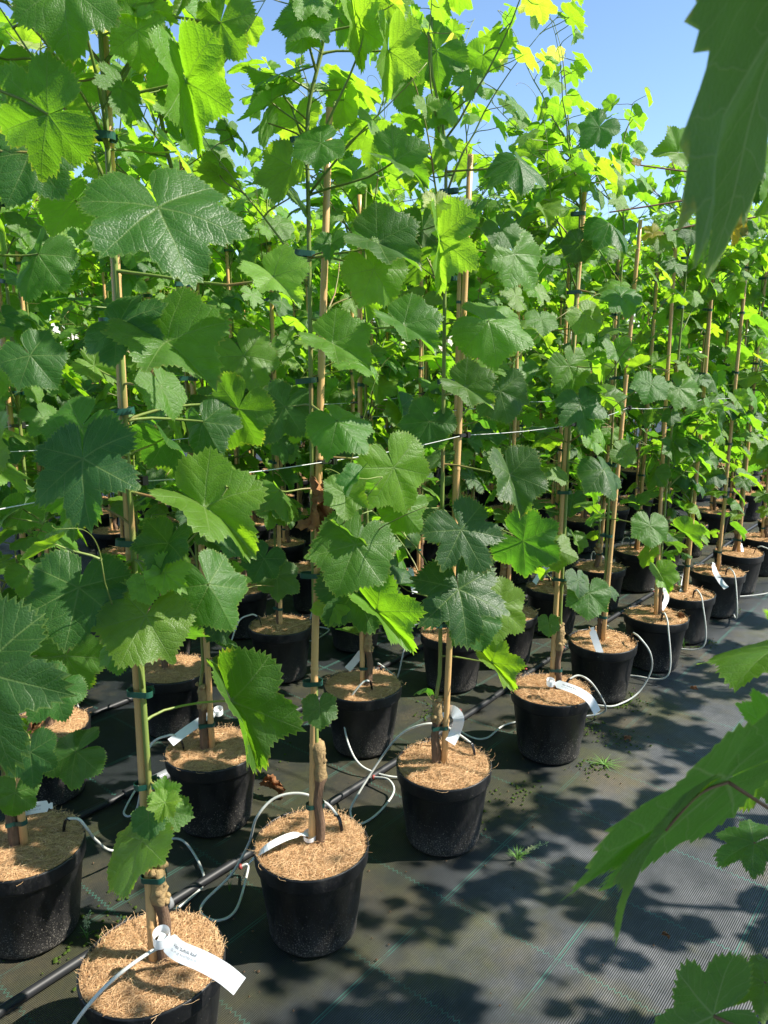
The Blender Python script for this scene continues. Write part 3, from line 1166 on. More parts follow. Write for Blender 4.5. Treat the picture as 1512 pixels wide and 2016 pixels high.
# leaves of the nearest plants, at their place on the plant: (px, py of the stalk end, tip length in photo px,
# tip direction (0 down, 90 right), turn right, turn up, shape, age, distance in front of the cane)
HERO = {
    ('A', 1): [
        (163, 903, 158, 8, -.15, .30, 'l2', 'dark', .16), (312, 408, 200, 17, .30, .55, 'f4', 'mid', .14),
        (155, 1157, 138, -4, .10, .45, 'f2', 'dark', .10), (287, 1213, 126, -22, .20, .45, 'f3', 'lite', .12),
        (328, 672, 160, 38, .15, .85, 'v1', 'mid', .10), (286, 1150, 48, 15, .1, .2, 's1', 'young', .13),
        (325, 1128, 62, 48, .3, .5, 'j1', 'young', .12), (402, 998, 160, 48, .25, .95, 'v2', 'lite', .06),
        (412, 1150, 125, 32, .5, .2, 'r1', 'mid', .0), (366, 160, 150, 18, .5, -.1, 'n1', 'lite', .02),
        (270, 60, 85, 5, .2, -.3, 'f1', 'young', .04), (435, 45, 110, -22, -.4, -.1, 'f2', 'mid', .0),
        (280, 1655, 140, -45, -1.3, 1.4, 'f1', 'mid', .04), (292, 1612, 46, 5, .0, .3, 's1', 'dark', .05),
        (322, 1565, 46, 65, .2, .5, 'j1', 'lite', .04), (338, 1598, 50, 80, .3, .7, 's1', 'mid', .02),
        (325, 1580, 42, -15, .1, .5, 'j1', 'lite', .06), (455, 1380, 175, 34, 1.25, .35, 'n1', 'mid', -.10),
        (538, 545, 98, 32, .1, .75, 'v1', 'young', .12), (185, 720, 62, 60, .3, .5, 'j1', 'lite', -.05),
        (250, 30, 110, 95, .0, .7, 'v1', 'young', .0), (400, 830, 90, 30, -.3, .2, 'r1', 'dark', -.05),
        (470, 805, 110, -30, -.3, -.3, 'f2', 'mid', -.08), (235, 640, 120, 55, -.3, .5, 'f4', 'dark', .09),
    ],
    ('A', 0): [
        (128, -25, 155, 2, .1, .25, 't1', 'mid', -.20), (95, 225, 150, -75, -.15, -.5, 'l2', 'mid', -.25),
        (60, 300, 130, -20, .2, .1, 'f2', 'dark', -.30), (-40, 1320, 230, 22, -.1, .2, 'l1', 'dark', -.10),
        (-20, 880, 120, 5, -.2, .3, 'v1', 'lite', -.32),
    ],
    ('A', 2): [
        (700, 1072, 122, -20, .05, .35, 'f1', 'mid', .14), (664, 828, 104, 34, .1, .75, 'r1', 'mid', .16),
        (655, 676, 100, 52, .2, .8, 'v1', 'lite', .12), (629, 1392, 50, 3, .05, .35, 's1', 'dark', .10),
        (742, 1204, 120, 42, .35, .6, 'n1', 'lite', .03), (632, 282, 75, -62, -.1, .4, 'f3', 'mid', .12),
        (776, 318, 92, 62, .1, .5, 'v2', 'mid', .14), (652, 478, 48, 0, -.2, .5, 'j1', 'mid', .12),
        (742, 478, 112, 60, .15, .65, 'v1', 'dark', .02), (735, 530, 92, 38, .3, -.2, 'f1', 'lite', .03),
        (700, 50, 92, 18, .4, -.2, 'n1', 'young', .05), (765, 100, 105, 5, .5, -.1, 'n1', 'young', .04),
        (605, 30, 88, -18, -.1, .45, 'f3', 'lite', .10), (795, 640, 96, 40, .35, .9, 'v1', 'mid', .10),
        (775, 920, 112, 28, .45, -.1, 'f2', 'lite', .03), (560, 800, 95, -20, -.2, .4, 'f2', 'dark', -.05),
        (790, 1000, 75, 40, .1, -.1, 'r1', 'lite', -.05), (700, 1160, 110, 20, .15, .1, 'f4', 'dark', .02),
        (616, 990, 70, -12, .9, .0, 'n1', 'dry', .05), (655, 1190, 60, -80, -.1, .5, 'r2', 'lite', .04),
    ],
    ('A', 3): [
        (908, 1043, 110, 26, .05, .35, 'l1', 'dark', .16), (903, 1160, 128, 6, .15, .45, 'l2', 'dark', .14),
        (915, 762, 78, 52, .15, .6, 'v1', 'mid', .14), (1004, 935, 98, 12, .45, .35, 'v1', 'dark', .08),
        (1018, 313, 104, 4, .15, .85, 'r2', 'mid', .10), (1012, 500, 90, 45, .4, .1, 'f2', 'lite', .06),
        (925, 430, 66, -20, -.4, .4, 'v2', 'dark', .12), (985, 450, 55, 30, .1, .3, 's1', 'mid', .10),
        (962, 632, 118, 68, .1, .4, 'r1', 'lite', .08), (862, 470, 118, 12, .65, -.1, 'n1', 'young', .14),
        (858, 398, 42, 0, .1, .4, 'j1', 'pale', .15), (980, 1195, 86, 55, .25, .1, 'f2', 'lite', .07),
        (968, 1305, 78, 42, .4, .5, 'n1', 'lite', .03), (1030, 1065, 95, 62, -.2, -.4, 'f2', 'mid', .02),
        (930, 1215, 80, 18, .1, .2, 'f1', 'dark', .10), (845, 830, 75, -30, -.2, .1, 'f2', 'dark', .0),
        (860, 100, 90, -50, -.2, -.3, 'f2', 'mid', .05), (985, 770, 78, 15, .0, .0, 'f3', 'dark', -.03),
    ],
    ('A', 4): [
        (1143, 797, 72, 10, .05, .30, 'l2', 'dark', .14), (1188, 925, 74, 8, .4, .65, 'r1', 'dark', .12),
        (1160, 1168, 62, -8, .1, .3, 'f3', 'mid', .10), (1080, 1226, 32, 0, .0, .3, 's1', 'mid', .08),
        (1200, 440, 82, 22, .3, .85, 'r2', 'mid', .10), (1222, 583, 55, 22, .1, .6, 't1', 'mid', .12),
        (1140, 482, 46, -30, .0, -.4, 'f3', 'dark', .08), (1120, 720, 66, 30, .3, .0, 'f1', 'lite', .03),
        (1090, 1080, 62, 70, .0, .3, 'r1', 'lite', .08), (1180, 250, 60, -40, -.2, .2, 'f2', 'mid', .05),
        (1150, 620, 52, 30, .1, .3, 'f3', 'lite', .10),
    ],
    ('A', 5): [
        (1213, 690, 46, 10, .1, .5, 'v1', 'mid', .1), (1280, 1035, 54, -5, .1, .4, 'f3', 'mid', .12), (1225, 890, 40, 60, .1, .3, 'f1', 'lite', .1),
    ],
    ('A', 6): [(1338, 765, 56, 40, .1, .3, 'f2', 'lite', .12), (1300, 1130, 46, 15, .3, .5, 'v1', 'lite', .10), (1345, 1050, 50, 40, .2, .7, 'n1', 'mid', .10)],
    ('B', 1): [
        (110, 1357, 85, -30, .1, .5, 'f2', 'mid', .25), (150, 1480, 95, -62, -.1, .5, 'r1', 'dark', .15), (80, 1405, 45, -20, .2, .2, 'v1', 'dry', .15),
        (60, 1480, 80, 10, -.1, .2, 'f2', 'dark', .20), (30, 1560, 60, -10, .2, .0, 'f1', 'mid', .2), (130, 1290, 110, -30, .1, -.2, 'f2', 'mid', -.05),
        (75, 270, 90, 30, .1, .0, 'f2', 'lite', -.05), (75, 500, 110, -20, -.2, .2, 'r1', 'mid', .0), (60, 700, 90, 40, .2, .2, 'f1', 'dark', .1),
    ],
    ('B', 2): [(520, 1100, 60, -20, -.1, .4, 'f2', 'dark', .05), (480, 700, 95, 30, .2, .2, 'f2', 'lite', .05), (545, 1135, 60, 60, .2, .4, 'f2', 'dark', .0)],
}
# where a bigger leaf must not stand in front of these (the leaves above stay the outermost ones)


def hero_list(key, wp, dist_plane):
    out = []
    for (px, py, L, ang, tx, ty, shape, age, off) in HERO.get(key, []):
        P = at_y(px, py, wp.y - off)
        dep = -(P - CAM).dot(CB)
        size = L * dep / FPX * 0.91
        nrm = (CB + CR * tx + CU * ty).normalized()
        a = R_(ang)
        tip = CR * math.sin(a) - CU * math.cos(a)
        out.append((P, nrm, tip, size, shape, age))
    return out


HERO_ALL = []
for (row, i), lst in HERO.items():
    U, V = (A_U, A_V) if row == 'A' else (B_U, B_V)
    for P, nrm, tip, size, shape, age in hero_list((row, i), rc(U[i], V[i]), 0):
        c = P + (tip - nrm * tip.dot(nrm)).normalized() * size * 0.35
        HERO_ALL.append((c, (c - CAM).length, size))


def keep_row(wp, size, hp, pos):
    """keep a leaf unless it would hang between the path and one of the outer leaves, or right at the camera"""
    v = wp - CAM
    d = v.length
    if d < 0.62:
        return False
    vn = v / d
    for c, dc, s in HERO_ALL:
        if d < dc + 0.02:
            w = (c - CAM)
            t = w.dot(vn)
            off = (w - vn * t).length * d / dc
            if off < (s * d / dc * 0.50 + size * 0.50):
                return False
    # most leaves of the front vines hang beside their canes, not across them
    for (ca, cb_) in CANE_LINES:
        if d < (ca - CAM).length + 0.05:
            f = max(0.0, min(1.0, (wp.z - ca.z) / (cb_.z - ca.z)))
            w = ca.lerp(cb_, f) - CAM
            if (w - vn * w.dot(vn)).length < size * 0.72 and (hash((round(wp.x * 977), round(wp.z * 577))) % 100) < 88:
                return False
    q = pix(wp)
    if q and d < 1.25 and -60 < q[0] < 1570 and -60 < q[1] < 2080:
        return False
    return True


LEAN = {('A', 1): (0.020, 0.03), ('A', 2): (0.072, 0.02), ('A', 3): (0.045, 0.03), ('A', 4): (0.03, 0.0), ('A', 5): (0.06, 0.05), ('A', 6): (-.03, .03)}
CANE_LINES = [(rc(A_U[i], A_V[i], .3), rc(A_U[i], A_V[i], 2.0) + Vector((LEAN[('A', i)][0], LEAN[('A', i)][1], 0))) for i in range(1, 7)]
ORD = ['zeroth', 'first', 'second', 'third', 'fourth', 'fifth', 'sixth', 'seventh', 'eighth', 'ninth', 'tenth', 'eleventh', 'twelfth', 'thirteenth',
       'fourteenth', 'fifteenth', 'sixteenth', 'seventeenth', 'eighteenth', 'nineteenth', 'twentieth', 'twenty-first', 'twenty-second', 'twenty-third', 'twenty-fourth']
A_LAB = {
    1: 'potted grapevine nearest the camera, its pot cut by the bottom edge of the picture',
    2: 'second potted grapevine beside the aisle, a curled brown dead leaf on its cane',
    3: 'potted grapevine beside the aisle with a pale folded tag high on its stem',
    4: 'aisle grapevine whose long curved white tag reaches right over its pot rim',
    5: 'aisle grapevine with a short flat tag hanging over the front of its pot',
    6: 'aisle grapevine whose pot rim has a dark ragged clump on its right',
    7: 'seventh potted grapevine along the aisle, its tag hanging down to the left',
    8: 'eighth potted grapevine along the aisle, its tag curling right over the rim',
    9: 'ninth potted grapevine along the aisle, at the right edge of the picture',
}
GROUP = 'potted grapevines standing in rows on the black fabric'
seen = {}
LEAF_TOTAL = [0]
world_of = {}

for row, U, V, nmax in (('A', A_U, A_V, 10), ('B', B_U, B_V, 9), ('C', C_U, C_V, 7)):
    cnt = 0
    for i in range(len(U)):
        if i >= nmax:
            break
        wp = rc(U[i], V[i])
        vis = in_view(wp)
        key = (row, i)
        if not vis and not (row == 'A' and i == 0) and not (row == 'B' and i == 0):
            continue
        pot_vis = in_view(wp, 0.15, (0.15,))
        if pot_vis:
            cnt += 1
        rg = random.Random(hash((ord(row), i)) % 9973)
        if row == 'A' and i in A_LAB:
            lab = A_LAB[i]
        elif not pot_vis:
            lab = 'grapevine of the %s row reaching in from the left edge, its pot out of sight' % ('aisle' if row == 'A' else 'second')
        else:
            rname = {'A': 'row beside the aisle', 'B': 'second row from the aisle', 'C': 'third row from the aisle'}[row]
            lab = 'potted grapevine, %s from the front in the %s' % (ORD[cnt], rname)
        zr = {('A', 1): R_(10), ('A', 2): R_(5), ('A', 3): R_(170), ('A', 4): R_(0), ('B', 1): R_(180), ('B', 2): R_(175), ('B', 3): R_(0)}.get(key, rg.uniform(0, 6.28))
        root = thing('potted_grapevine', lab, 'potted vine', wp, zr, GROUP)
        world_of[key] = (wp, zr)
        near = wp.length < 3.3
        cane = None
        if key in LEAN:
            l = Matrix.Rotation(-zr, 3, 'Z') @ Vector((LEAN[key][0], LEAN[key][1], 0))
            cane = cane_mesh(100 + i, lean=(l.x, l.y))
        tz = [0.45, 0.66, 0.86, 1.16, 1.40, 1.56, 1.86] if key == ('A', 1) else [0.36, 0.70, 0.98, 1.44, 1.72, 1.95] if key == ('A', 2) else None
        base_parts(root, rg, near, zr, cane, TRUNKS[2] if key == ('A', 1) else TRUNKS[4] if key == ('A', 2) else None, tie_z=tz)
        vine(rg, root, wp, False, 1.45, keep_row if wp.length < 3.6 else None, hero_list(key, wp, 0), zr,
             dens_low=(0.65 if i < 4 else 1.15) if row == 'A' else 1.15, height={('A', 1): 2.45, ('A', 2): 2.55, ('A', 3): 2.6, ('A', 4): 2.55, ('A', 5): 2.42, ('A', 6): 2.3, ('A', 7): 2.25, ('A', 8): 2.25, ('A', 9): 2.25, ('B', 3): 2.62, ('B', 4): 2.62}.get(key), top=1.2 if key in (('A', 3), ('A', 4), ('B', 3)) else 0.8 if i > 4 else 1.0, extra_size=0.92)

# further plants: a few grown vines, copied plant by plant with all of their parts


def make_template(k):
    rg = random.Random(500 + k)
    root = thing('potted_grapevine', '', 'potted vine', (0, 0, 0), 0, GROUP)
    base_parts(root, rg, False, 0)
    vine(rg, root, Vector((0, 0, 0)), True, 1.35, None, (), 0.0, dens_low=1.2, extra_size=1.16, height=2.16 + 0.06 * k, top=0.85)
    return root


TPL = [make_template(k) for k in range(5)]
TPL_USED = [False] * len(TPL)


def copy_tree(o, parent=None):
    c = o.copy()
    C.objects.link(c)
    if parent is not None:
        c.parent = parent
    for ch in o.children:
        copy_tree(ch, c)
    return c


def place_far(k, p, rz, label, sc=1.0):
    o = TPL[k] if not TPL_USED[k] else copy_tree(TPL_SRC[k])
    TPL_USED[k] = True
    o.location = p
    o.rotation_euler = (0, 0, rz)
    o.scale = (sc, sc, sc)
    o['label'] = label
    return o


TPL_SRC = TPL
rgf = random.Random(77)
far_list = []
for i in range(10, len(A_U)):
    far_list.append(('A', i, rc(A_U[i], A_V[i])))
for i in range(9, len(B_U)):
    far_list.append(('B', i, rc(B_U[i], B_V[i])))
for i in range(7, len(C_U)):
    far_list.append(('C', i, rc(C_U[i], C_V[i])))
ROWS = 'DEFGHIJK'
for r, nm in enumerate(ROWS):
    v = 3.08 + 0.60 * r
    for i in range(26):
        u = -0.6 + 0.53 * i + 0.27 * (r % 2) + rgf.uniform(-.04, .04)
        far_list.append((nm, i, rc(u, v + rgf.uniform(-.03, .03))))
rown = {c: ORD[k + 1] for k, c in enumerate('ABC' + ROWS)}
cnts = {}
SEEN_FIRST = {'A': 9, 'B': 7, 'C': 5}
for nm, i, p in sorted(far_list, key=lambda e: (e[0], e[1])):
    if not in_view(p, 0.30) or p.length > 10.5 or p.y < 0.5:
        continue
    cnts[nm] = cnts.get(nm, SEEN_FIRST.get(nm, 0)) + 1
    k = rgf.randrange(len(TPL))
    q = pix(Vector((p.x, p.y, 1.5)))
    side = 'left part' if q[0] < 500 else 'middle' if q[0] < 1000 else 'right part'
    lab = 'potted grapevine, %s along the %s row from the aisle, %s of the block' % (ORD[min(cnts[nm], 24)], rown[nm], side)
    place_far(k, p, rgf.uniform(-0.5, 0.5), lab, rgf.uniform(0.94, 1.05))

# ------------------------------------------------------------------ the row on the other side of the aisle (its pots stay outside the picture)


def keep_right(wp, size, hp, pos):
    q = pix(wp)
    d = (wp - CAM).length
    if d < 0.5:
        return False
    if q and q[0] < 1512 + 1.3 * size * FPX / q[2] and q[2] < 3.5:
        return False
    return True


RIGHT_HERO = {
    # stalk end (px, py, distance along the view axis), tip (the same), how far it faces the lens (minus: underside), shape, age, leaves added to shade it
    1: [((1550, 0, .50), (1272, 498, .46), -.46, 'b1', 'dark', ((.25, .16), (.55, .16), (.8, .12), (0, .16)))],
    2: [((1434, 1540, .62), (1090, 1726, .56), -.24, 'p1', 'mid', ((.75, .06),)), ((1310, 1635, .60), (1160, 1818, .60), -.14, 'h1', 'lite', ()), ((1405, 2000, .75), (1262, 2060, .72), -.75, 'l1', 'mid', ((.4, .10),)),
        ((1530, 1450, .66), (1500, 1350, .66), -.6, 'f2', 'mid', ()), ((1530, 1275, .95), (1432, 1322, .9), .35, 'f1', 'lite', ()), ((1505, 1935, .85), (1425, 1960, .85), .8, 'l2', 'mid', ()),
        ((1510, 1515, .8), (1450, 1590, .8), .8, 'l1', 'mid', ()), ((1485, 1660, .85), (1405, 1690, .85), .7, 'l2', 'dark', ())],
}
RU = [-0.45, 0.10, 0.62, 1.12, 1.66, 2.2, 2.75, 3.3, 3.9, 4.5, 5.1, 5.7]
RV = -0.62
right_roots = []
RLAB = {1: 'potted grapevine outside the right edge whose big dark blurred leaf fills the top right corner',
        2: 'potted grapevine outside the right edge whose pointed leaf hangs over the lower right aisle',
        6: 'potted grapevine outside the right edge whose long bare arms with amber leaves cross the sky'}
for i, u in enumerate(RU):
    wp = rc(u, RV)
    rg = random.Random(900 + i)
    zr = rg.uniform(0, 6.28)
    root = thing('potted_grapevine', RLAB.get(i, 'potted grapevine across the aisle, outside the right edge, its shade falling on the fabric'), 'potted vine', wp, zr, 'potted grapevines across the aisle')
    right_roots.append((root, wp, zr))
    base_parts(root, rg, False, zr)
    vine(rg, root, wp, True, 1.8 if i < 5 else 1.3, keep_right, (), zr, dens_low=0.8, top=1.25, extra_size=0.85)
    if i in RIGHT_HERO:
        b = MB()
        inv = Matrix.Rotation(-zr, 3, 'Z')
        for ((px, py, dep), (qx, qy, dep2), face, shape, age, covers) in RIGHT_HERO[i]:
            r = ray(px, py)
            P = CAM + r * dep / r.dot(-CB)
            r2 = ray(qx, qy)
            tip = CAM + r2 * dep2 / r2.dot(-CB) - P
            size = tip.length
            ta = tip.normalized()
            vv = CAM - (P + tip * .4)
            vv = (vv - ta * vv.dot(ta)).normalized()
            sd = ta.cross(vv)
            if sd.z < 0:
                sd = -sd
            nrm = (sd * math.sqrt(1 - face * face) + vv * face).normalized()
            Pl, nl, tl = inv @ (P - wp), inv @ nrm, inv @ tip
            put_leaf(root, shape, Pl, nl, tl, size, age, rg)
            # extra leaves added nearer the sun to keep this one in shade
            for q, (fr, cs) in enumerate(covers):
                c0 = P + (tip - nrm * tip.dot(nrm)).normalized() * size * fr + sun_dir * (0.20 + 0.02 * q)
                jn = c0 - CU * -cs * 0.3
                put_leaf(root, 'f3', inv @ (jn - wp), inv @ sun_dir, inv @ Vector((0.3, -0.2, -1)), cs, 'mid', rg)
                b.tube([inv @ (jn - wp), inv @ (jn + Vector((.05, .02, -.02)) - wp), inv @ (P + Vector((0.16, 0.03, 0.04)) - wp)], .0016, 5)
            off = Vector((0.16, 0.03, -0.10)) if py > 100 else Vector((0.12, 0.05, 0.10))
            arm = P + off
            st = wp + Vector((0.02, 0, min(1.9, max(0.8, arm.z - 0.25))))
            if shape == 'h1':      # springs from the stalk end of the big leaf beside it
                arm, st = big, big
                b.tube([inv @ (q - wp) for q in catmull([big, (big + P) * .5 + Vector((0, 0, .01)), P], 6)], 0.0013, 6)
                continue
            if i == 2 and shape == 'p1':
                big = P
            b.tube([inv @ (q - wp) for q in catmull([st, st * .5 + arm * .5 + Vector((0, 0, .05)), arm], 6)], 0.003, 6)
            b.tube([inv @ (q - wp) for q in catmull([arm, arm * .5 + P * .5 - nrm * .015, P], 6)], 0.0018, 6)
        obj('side_shoot', b.mesh('side_shoot', M['redwood']), root)

# long bare arms of the vines across the aisle, high over it at the right edge of the picture
rg = random.Random(5)
root, wp, zr = right_roots[6]
inv = Matrix.Rotation(-zr, 3, 'Z')
b = MB()
ARMS = [[(1640, 372, 2.3), (1512, 357, 2.25), (1425, 346, 2.2), (1330, 335, 2.2), (1245, 323, 2.2)],
        [(1640, 376, 2.1), (1512, 383, 2.05), (1440, 386, 2.0), (1360, 393, 2.0), (1290, 404, 2.0), (1200, 418, 2.0)],
        [(1640, 395, 2.5), (1512, 422, 2.45), (1450, 434, 2.4), (1360, 445, 2.4), (1300, 462, 2.4)]]
for arm in ARMS:
    P = []
    for px, py, dep in arm:
        r = ray(px, py)
        P.append(CAM + r * dep / r.dot(-CB))
    P = [wp + Vector((0, 0, 1.75))] + P
    pts = catmull(P, 5)
    b.tube([inv @ (q - wp) for q in pts], [0.0042 * (1 - 0.55 * k / len(pts)) for k in range(len(pts))], 6)
for (px, py, dep, L, ang, tx, ty, shape, age) in [
        (1422, 324, 2.2, 26, 180, .2, -.2, 's1', 'amber'), (1252, 320, 2.2, 14, 170, .2, .2, 'j1', 'amber'), (1500, 330, 2.1, 50, 160, .1, -.3, 'l1', 'lite'),
        (1484, 355, 2.0, 52, 0, .1, .4, 'l2', 'dark'), (1437, 378, 2.0, 30, 10, .2, .5, 'l1', 'lite'), (1425, 405, 2.0, 36, -25, -.1, .2, 'v1', 'lite'),
        (1400, 410, 2.05, 34, -60, .2, .2, 'v1', 'amber'), (1440, 445, 2.4, 40, 5, .3, .1, 'v1', 'amber'), (1512, 372, 2.0, 60, -15, .4, .1, 'v2', 'young'),
        (1415, 380, 2.1, 18, -50, .2, .2, 'j1', 'amber'), (1300, 470, 2.4, 34, -10, .1, .3, 'f2', 'lite'), (1285, 460, 2.4, 26, -60, .1, .3, 'j2', 'amber'),
        (1495, 425, 2.4, 24, 10, .1, .3, 'j2', 'young'), (1335, 300, 2.3, 62, -80, .5, .1, 'v1', 'young'), (1470, 446, 2.4, 30, 30, .1, .3, 'f1', 'mid'),
        (1400, 452, 2.4, 36, 20, .1, .3, 'f4', 'mid'), (1360, 455, 2.4, 34, -10, .1, .3, 'f1', 'dark'), (1330, 458, 2.4, 30, 12, .3, .3, 'f1', 'lite')]:
    r = ray(px, py)
    P = CAM + r * dep / r.dot(-CB)
    nrm = (CB + CR * tx + CU * ty).normalized()
    a = R_(ang)
    tip = CR * math.sin(a) - CU * math.cos(a)
    put_leaf(root, shape, inv @ (P - wp), inv @ nrm, inv @ tip, L * dep / FPX, age, rg)
    # nearest point of an arm
    best = min((((CAM + ray(x, y) * d / ray(x, y).dot(-CB)) for arm in ARMS for x, y, d in arm)), key=lambda q: (q - P).length)
    petiole(b, inv @ (best - wp), inv @ (P - wp), inv @ nrm, rg, 0.0012)
obj('side_shoot', b.mesh('side_shoot', M['redwood']), root)

# ------------------------------------------------------------------ irrigation pipes on the ground
PIPE_V = [1.62, 2.20, 2.84, 3.45]
for pi_, v in enumerate(PIPE_V):
    b = MB()
    P = []
    for k in range(26):
        u = -0.8 + k * 0.42
        P.append(rc(u, v + 0.012 * math.sin(u * 2.1 + pi_), 0.0125))
    o0 = P[0]
    b.tube([p - o0 for p in catmull(P, 3)], 0.0125, 12)
    lab = ['black water pipe lying between the aisle row and the second row of pots', 'black water pipe between the second and third rows of pots',
           'black water pipe between the third and fourth rows of pots', 'black water pipe behind the fourth row of pots'][pi_]
    t = thing('water_pipe', lab, 'pipe', o0, 0, 'black water pipes between the pot rows')
    obj('pipe', b.mesh('pipe', M['pipe']), t)
    # push-fit coupling of the front pipe
    if pi_ < 2:
        u = 0.96 if pi_ == 0 else 1.35
        c0 = rc(u, v + 0.012 * math.sin(u * 2.1 + pi_), 0.0135)
        for (a0, a1, r, m) in ((-.10, -.03, .0175, 'pipe'), (-.03, .015, .0150, 'pipe'), (.015, .085, .0180, 'steelcap')):
            bb = MB()
            bb.tube([c0 + D_ * a0 - o0, c0 + D_ * (a0 + .004) - o0, c0 + D_ * (a1 - .004) - o0, c0 + D_ * a1 - o0], [r * .9, r, r, r * .9], 14)
            obj('coupling', bb.mesh('coupling', M[m]), t)


def pipe_point(row, u):
    v = PIPE_V[row]
    return rc(u, v + 0.012 * math.sin(u * 2.1 + row), 0.024)


# ------------------------------------------------------------------ drip lines: grey tube, black peg in the coir, dull red fitting on the pipe
def drip_line(pts, label, peg_dir=None):
    o0 = pts[0]
    t = thing('drip_line', label, 'drip hose', o0, 0, 'grey drip hoses between pipe and pots')
    b = MB()
    f = catmull([p - o0 for p in pts], 9)
    b.tube(f, 0.0037, 8)
    obj('hose', b.mesh('hose', M['tube']), t)
    # peg: short bent plastic spike at the first point
    d = (pts[1] - pts[0]).normalized()
    d2 = Vector((d.x, d.y, 0)).normalized() if Vector((d.x, d.y, 0)).length > 1e-4 else Vector((1, 0, 0))
    b = MB()
    side = Vector((-d2.y, d2.x, 0)) * 0.0026
    for s in (-1, 1):
        b.tube([d2 * .010 + Vector((0, 0, -.001)) + side * s, side * s * .9 + Vector((0, 0, .0015)), -d2 * .007 + side * s + Vector((0, 0, -.006)),
                -d2 * .013 + side * s + Vector((0, 0, -.024)), -d2 * .020 + side * s + Vector((0, 0, -.07))], [.0030, .0030, .0028, .0026, .0015], 6)
    obj('drip_peg', b.mesh('drip_peg', M['peg']), t)
    e = pts[-1] - o0
    n = (pts[-1] - pts[-2]).normalized()
    b = MB()
    b.tube([e - n * .004, e - n * .001, e + n * .002, e + n * .006], [.0050, .0085, .0085, .0062], 12)
    obj('fitting', b.mesh('fitting', M['red']), t)
    return t


def az(px, py, z):
    return at_z(px, py, z)


DRIP = [
    ([az(365, 1868, .300), az(330, 1862, .318), az(290, 1878, .325), az(215, 1935, .305), az(150, 2010, .24), az(110, 2080, .12), az(60, 2130, .03), az(20, 2050, .02)],
     'grey drip hose arching over the nearest pot towards the bottom left corner'),
    ([az(665, 1607, .292), az(640, 1580, .31), az(590, 1562, .325), az(540, 1572, .31), az(505, 1610, .26), az(490, 1660, .16), az(455, 1722, .07), az(402, 1775, .012),
      az(398, 1800, .006), az(430, 1812, .006), az(465, 1790, .008), az(487, 1718, .02), az(486, 1702, .035), az(474, 1706, .030)],
     'grey drip hose looping down left of the second pot in the aisle row'),
    ([az(927, 1463, .292), az(905, 1447, .305), az(872, 1428, .325), az(835, 1426, .33), az(790, 1445, .28), az(752, 1490, .17), az(700, 1572, .05), az(690, 1602, .010),
      az(708, 1622, .006), az(745, 1600, .006), az(775, 1560, .02), az(765, 1535, .04), az(736, 1530, .028)],
     'grey drip hose running from the third aisle pot to a loop on the fabric'),
    ([az(1121, 1337, .295), az(1140, 1330, .305), az(1165, 1345, .28), az(1190, 1385, .10), az(1188, 1402, .03), az(1150, 1410, .008), az(1090, 1412, .006), az(1000, 1425, .006),
      az(960, 1452, .006), az(930, 1452, .006), az(900, 1432, .01), az(892, 1400, .035), az(905, 1399, .03)],
     'grey drip hose leaving the pot with the long curved tag and passing behind it'),
    ([az(1247, 1246, .297), az(1260, 1256, .30), az(1280, 1285, .24), az(1282, 1320, .14), az(1258, 1362, .04), az(1225, 1384, .010), az(1190, 1390, .006), az(1120, 1372, .006), az(1040, 1330, .006),
      az(1035, 1318, .03)],
     'big loop of grey drip hose hanging out over the aisle beside the fifth pot'),
    ([az(133, 1612, .295), az(155, 1613, .30), az(172, 1632, .26), az(190, 1655, .18), az(225, 1675, .08), az(300, 1660, .02), az(360, 1655, .008), az(402, 1728, .006), az(370, 1772, .008), az(325, 1800, .03), az(318, 1790, .028)],
     'grey drip hose curving from the left edge pot behind the nearest cane'),
    ([az(727, 1341, .292), az(715, 1343, .30), az(690, 1375, .24), az(678, 1420, .15), az(688, 1470, .08), az(712, 1508, .035), az(760, 1527, .010), az(800, 1528, .008), az(812, 1505, .03)],
     'grey drip hose hanging down the front of the third pot in the second row'),
]
for pts, lab in DRIP:
    drip_line(pts, lab)
# the others run from peg to the next pipe in a loose bow
custom = {('A', 1), ('A', 2), ('A', 3), ('A', 4), ('A', 5), ('B', 1), ('B', 3)}
rgd = random.Random(31)
for row, U, V, ro, nm in (('A', A_U, A_V, 0, 'aisle row'), ('B', B_U, B_V, 1, 'second row'), ('C', C_U, C_V, 2, 'third row')):
    for i in range(1, min(len(U), 11)):
        if (row, i) in custom or not in_view(rc(U[i], V[i]), 0.1, (0.2,)):
            continue
        wp = rc(U[i], V[i])
        sgn = 1 if row == 'A' else -1
        a = rgd.uniform(-0.9, 0.9)
        d = (D_ * math.sin(a) * 1.0 - N_ * (0.55 if row == 'A' and i > 5 else -0.5)).normalized()
        s = wp + d * 0.105 + Vector((0, 0, .295))
        e = pipe_point(ro, U[i] + rgd.uniform(-.18, .18))
        rim = wp + d * 0.20 + Vector((0, 0, .26))
        low = wp + d * 0.25 + Vector((0, 0, .05))
        mid = (low * 0.5 + e * 0.5) + D_ * rgd.uniform(-.22, .22)
        # stay clear of the pot body
        w = mid - wp
        w.z = 0
        if w.length < 0.19:
            mid = wp + (w.normalized() if w.length > .01 else D_) * 0.2
        mid.z = 0.007
        sidev = D_ * (0.21 * (1 if rgd.random() < .5 else -1)) + wp
        sidev.z = 0.007
        pts = [s, s + d * 0.03 + Vector((0, 0, .010)), rim, low]
        if (low - wp).dot(e - wp) < 0:
            pts.append(sidev)
        pts += [mid, e + Vector((0, 0, .012)), e]
        drip_line(pts, 'grey drip hose of the %s pot from the front in the %s' % (ORD[i if row != 'A' else i], nm))

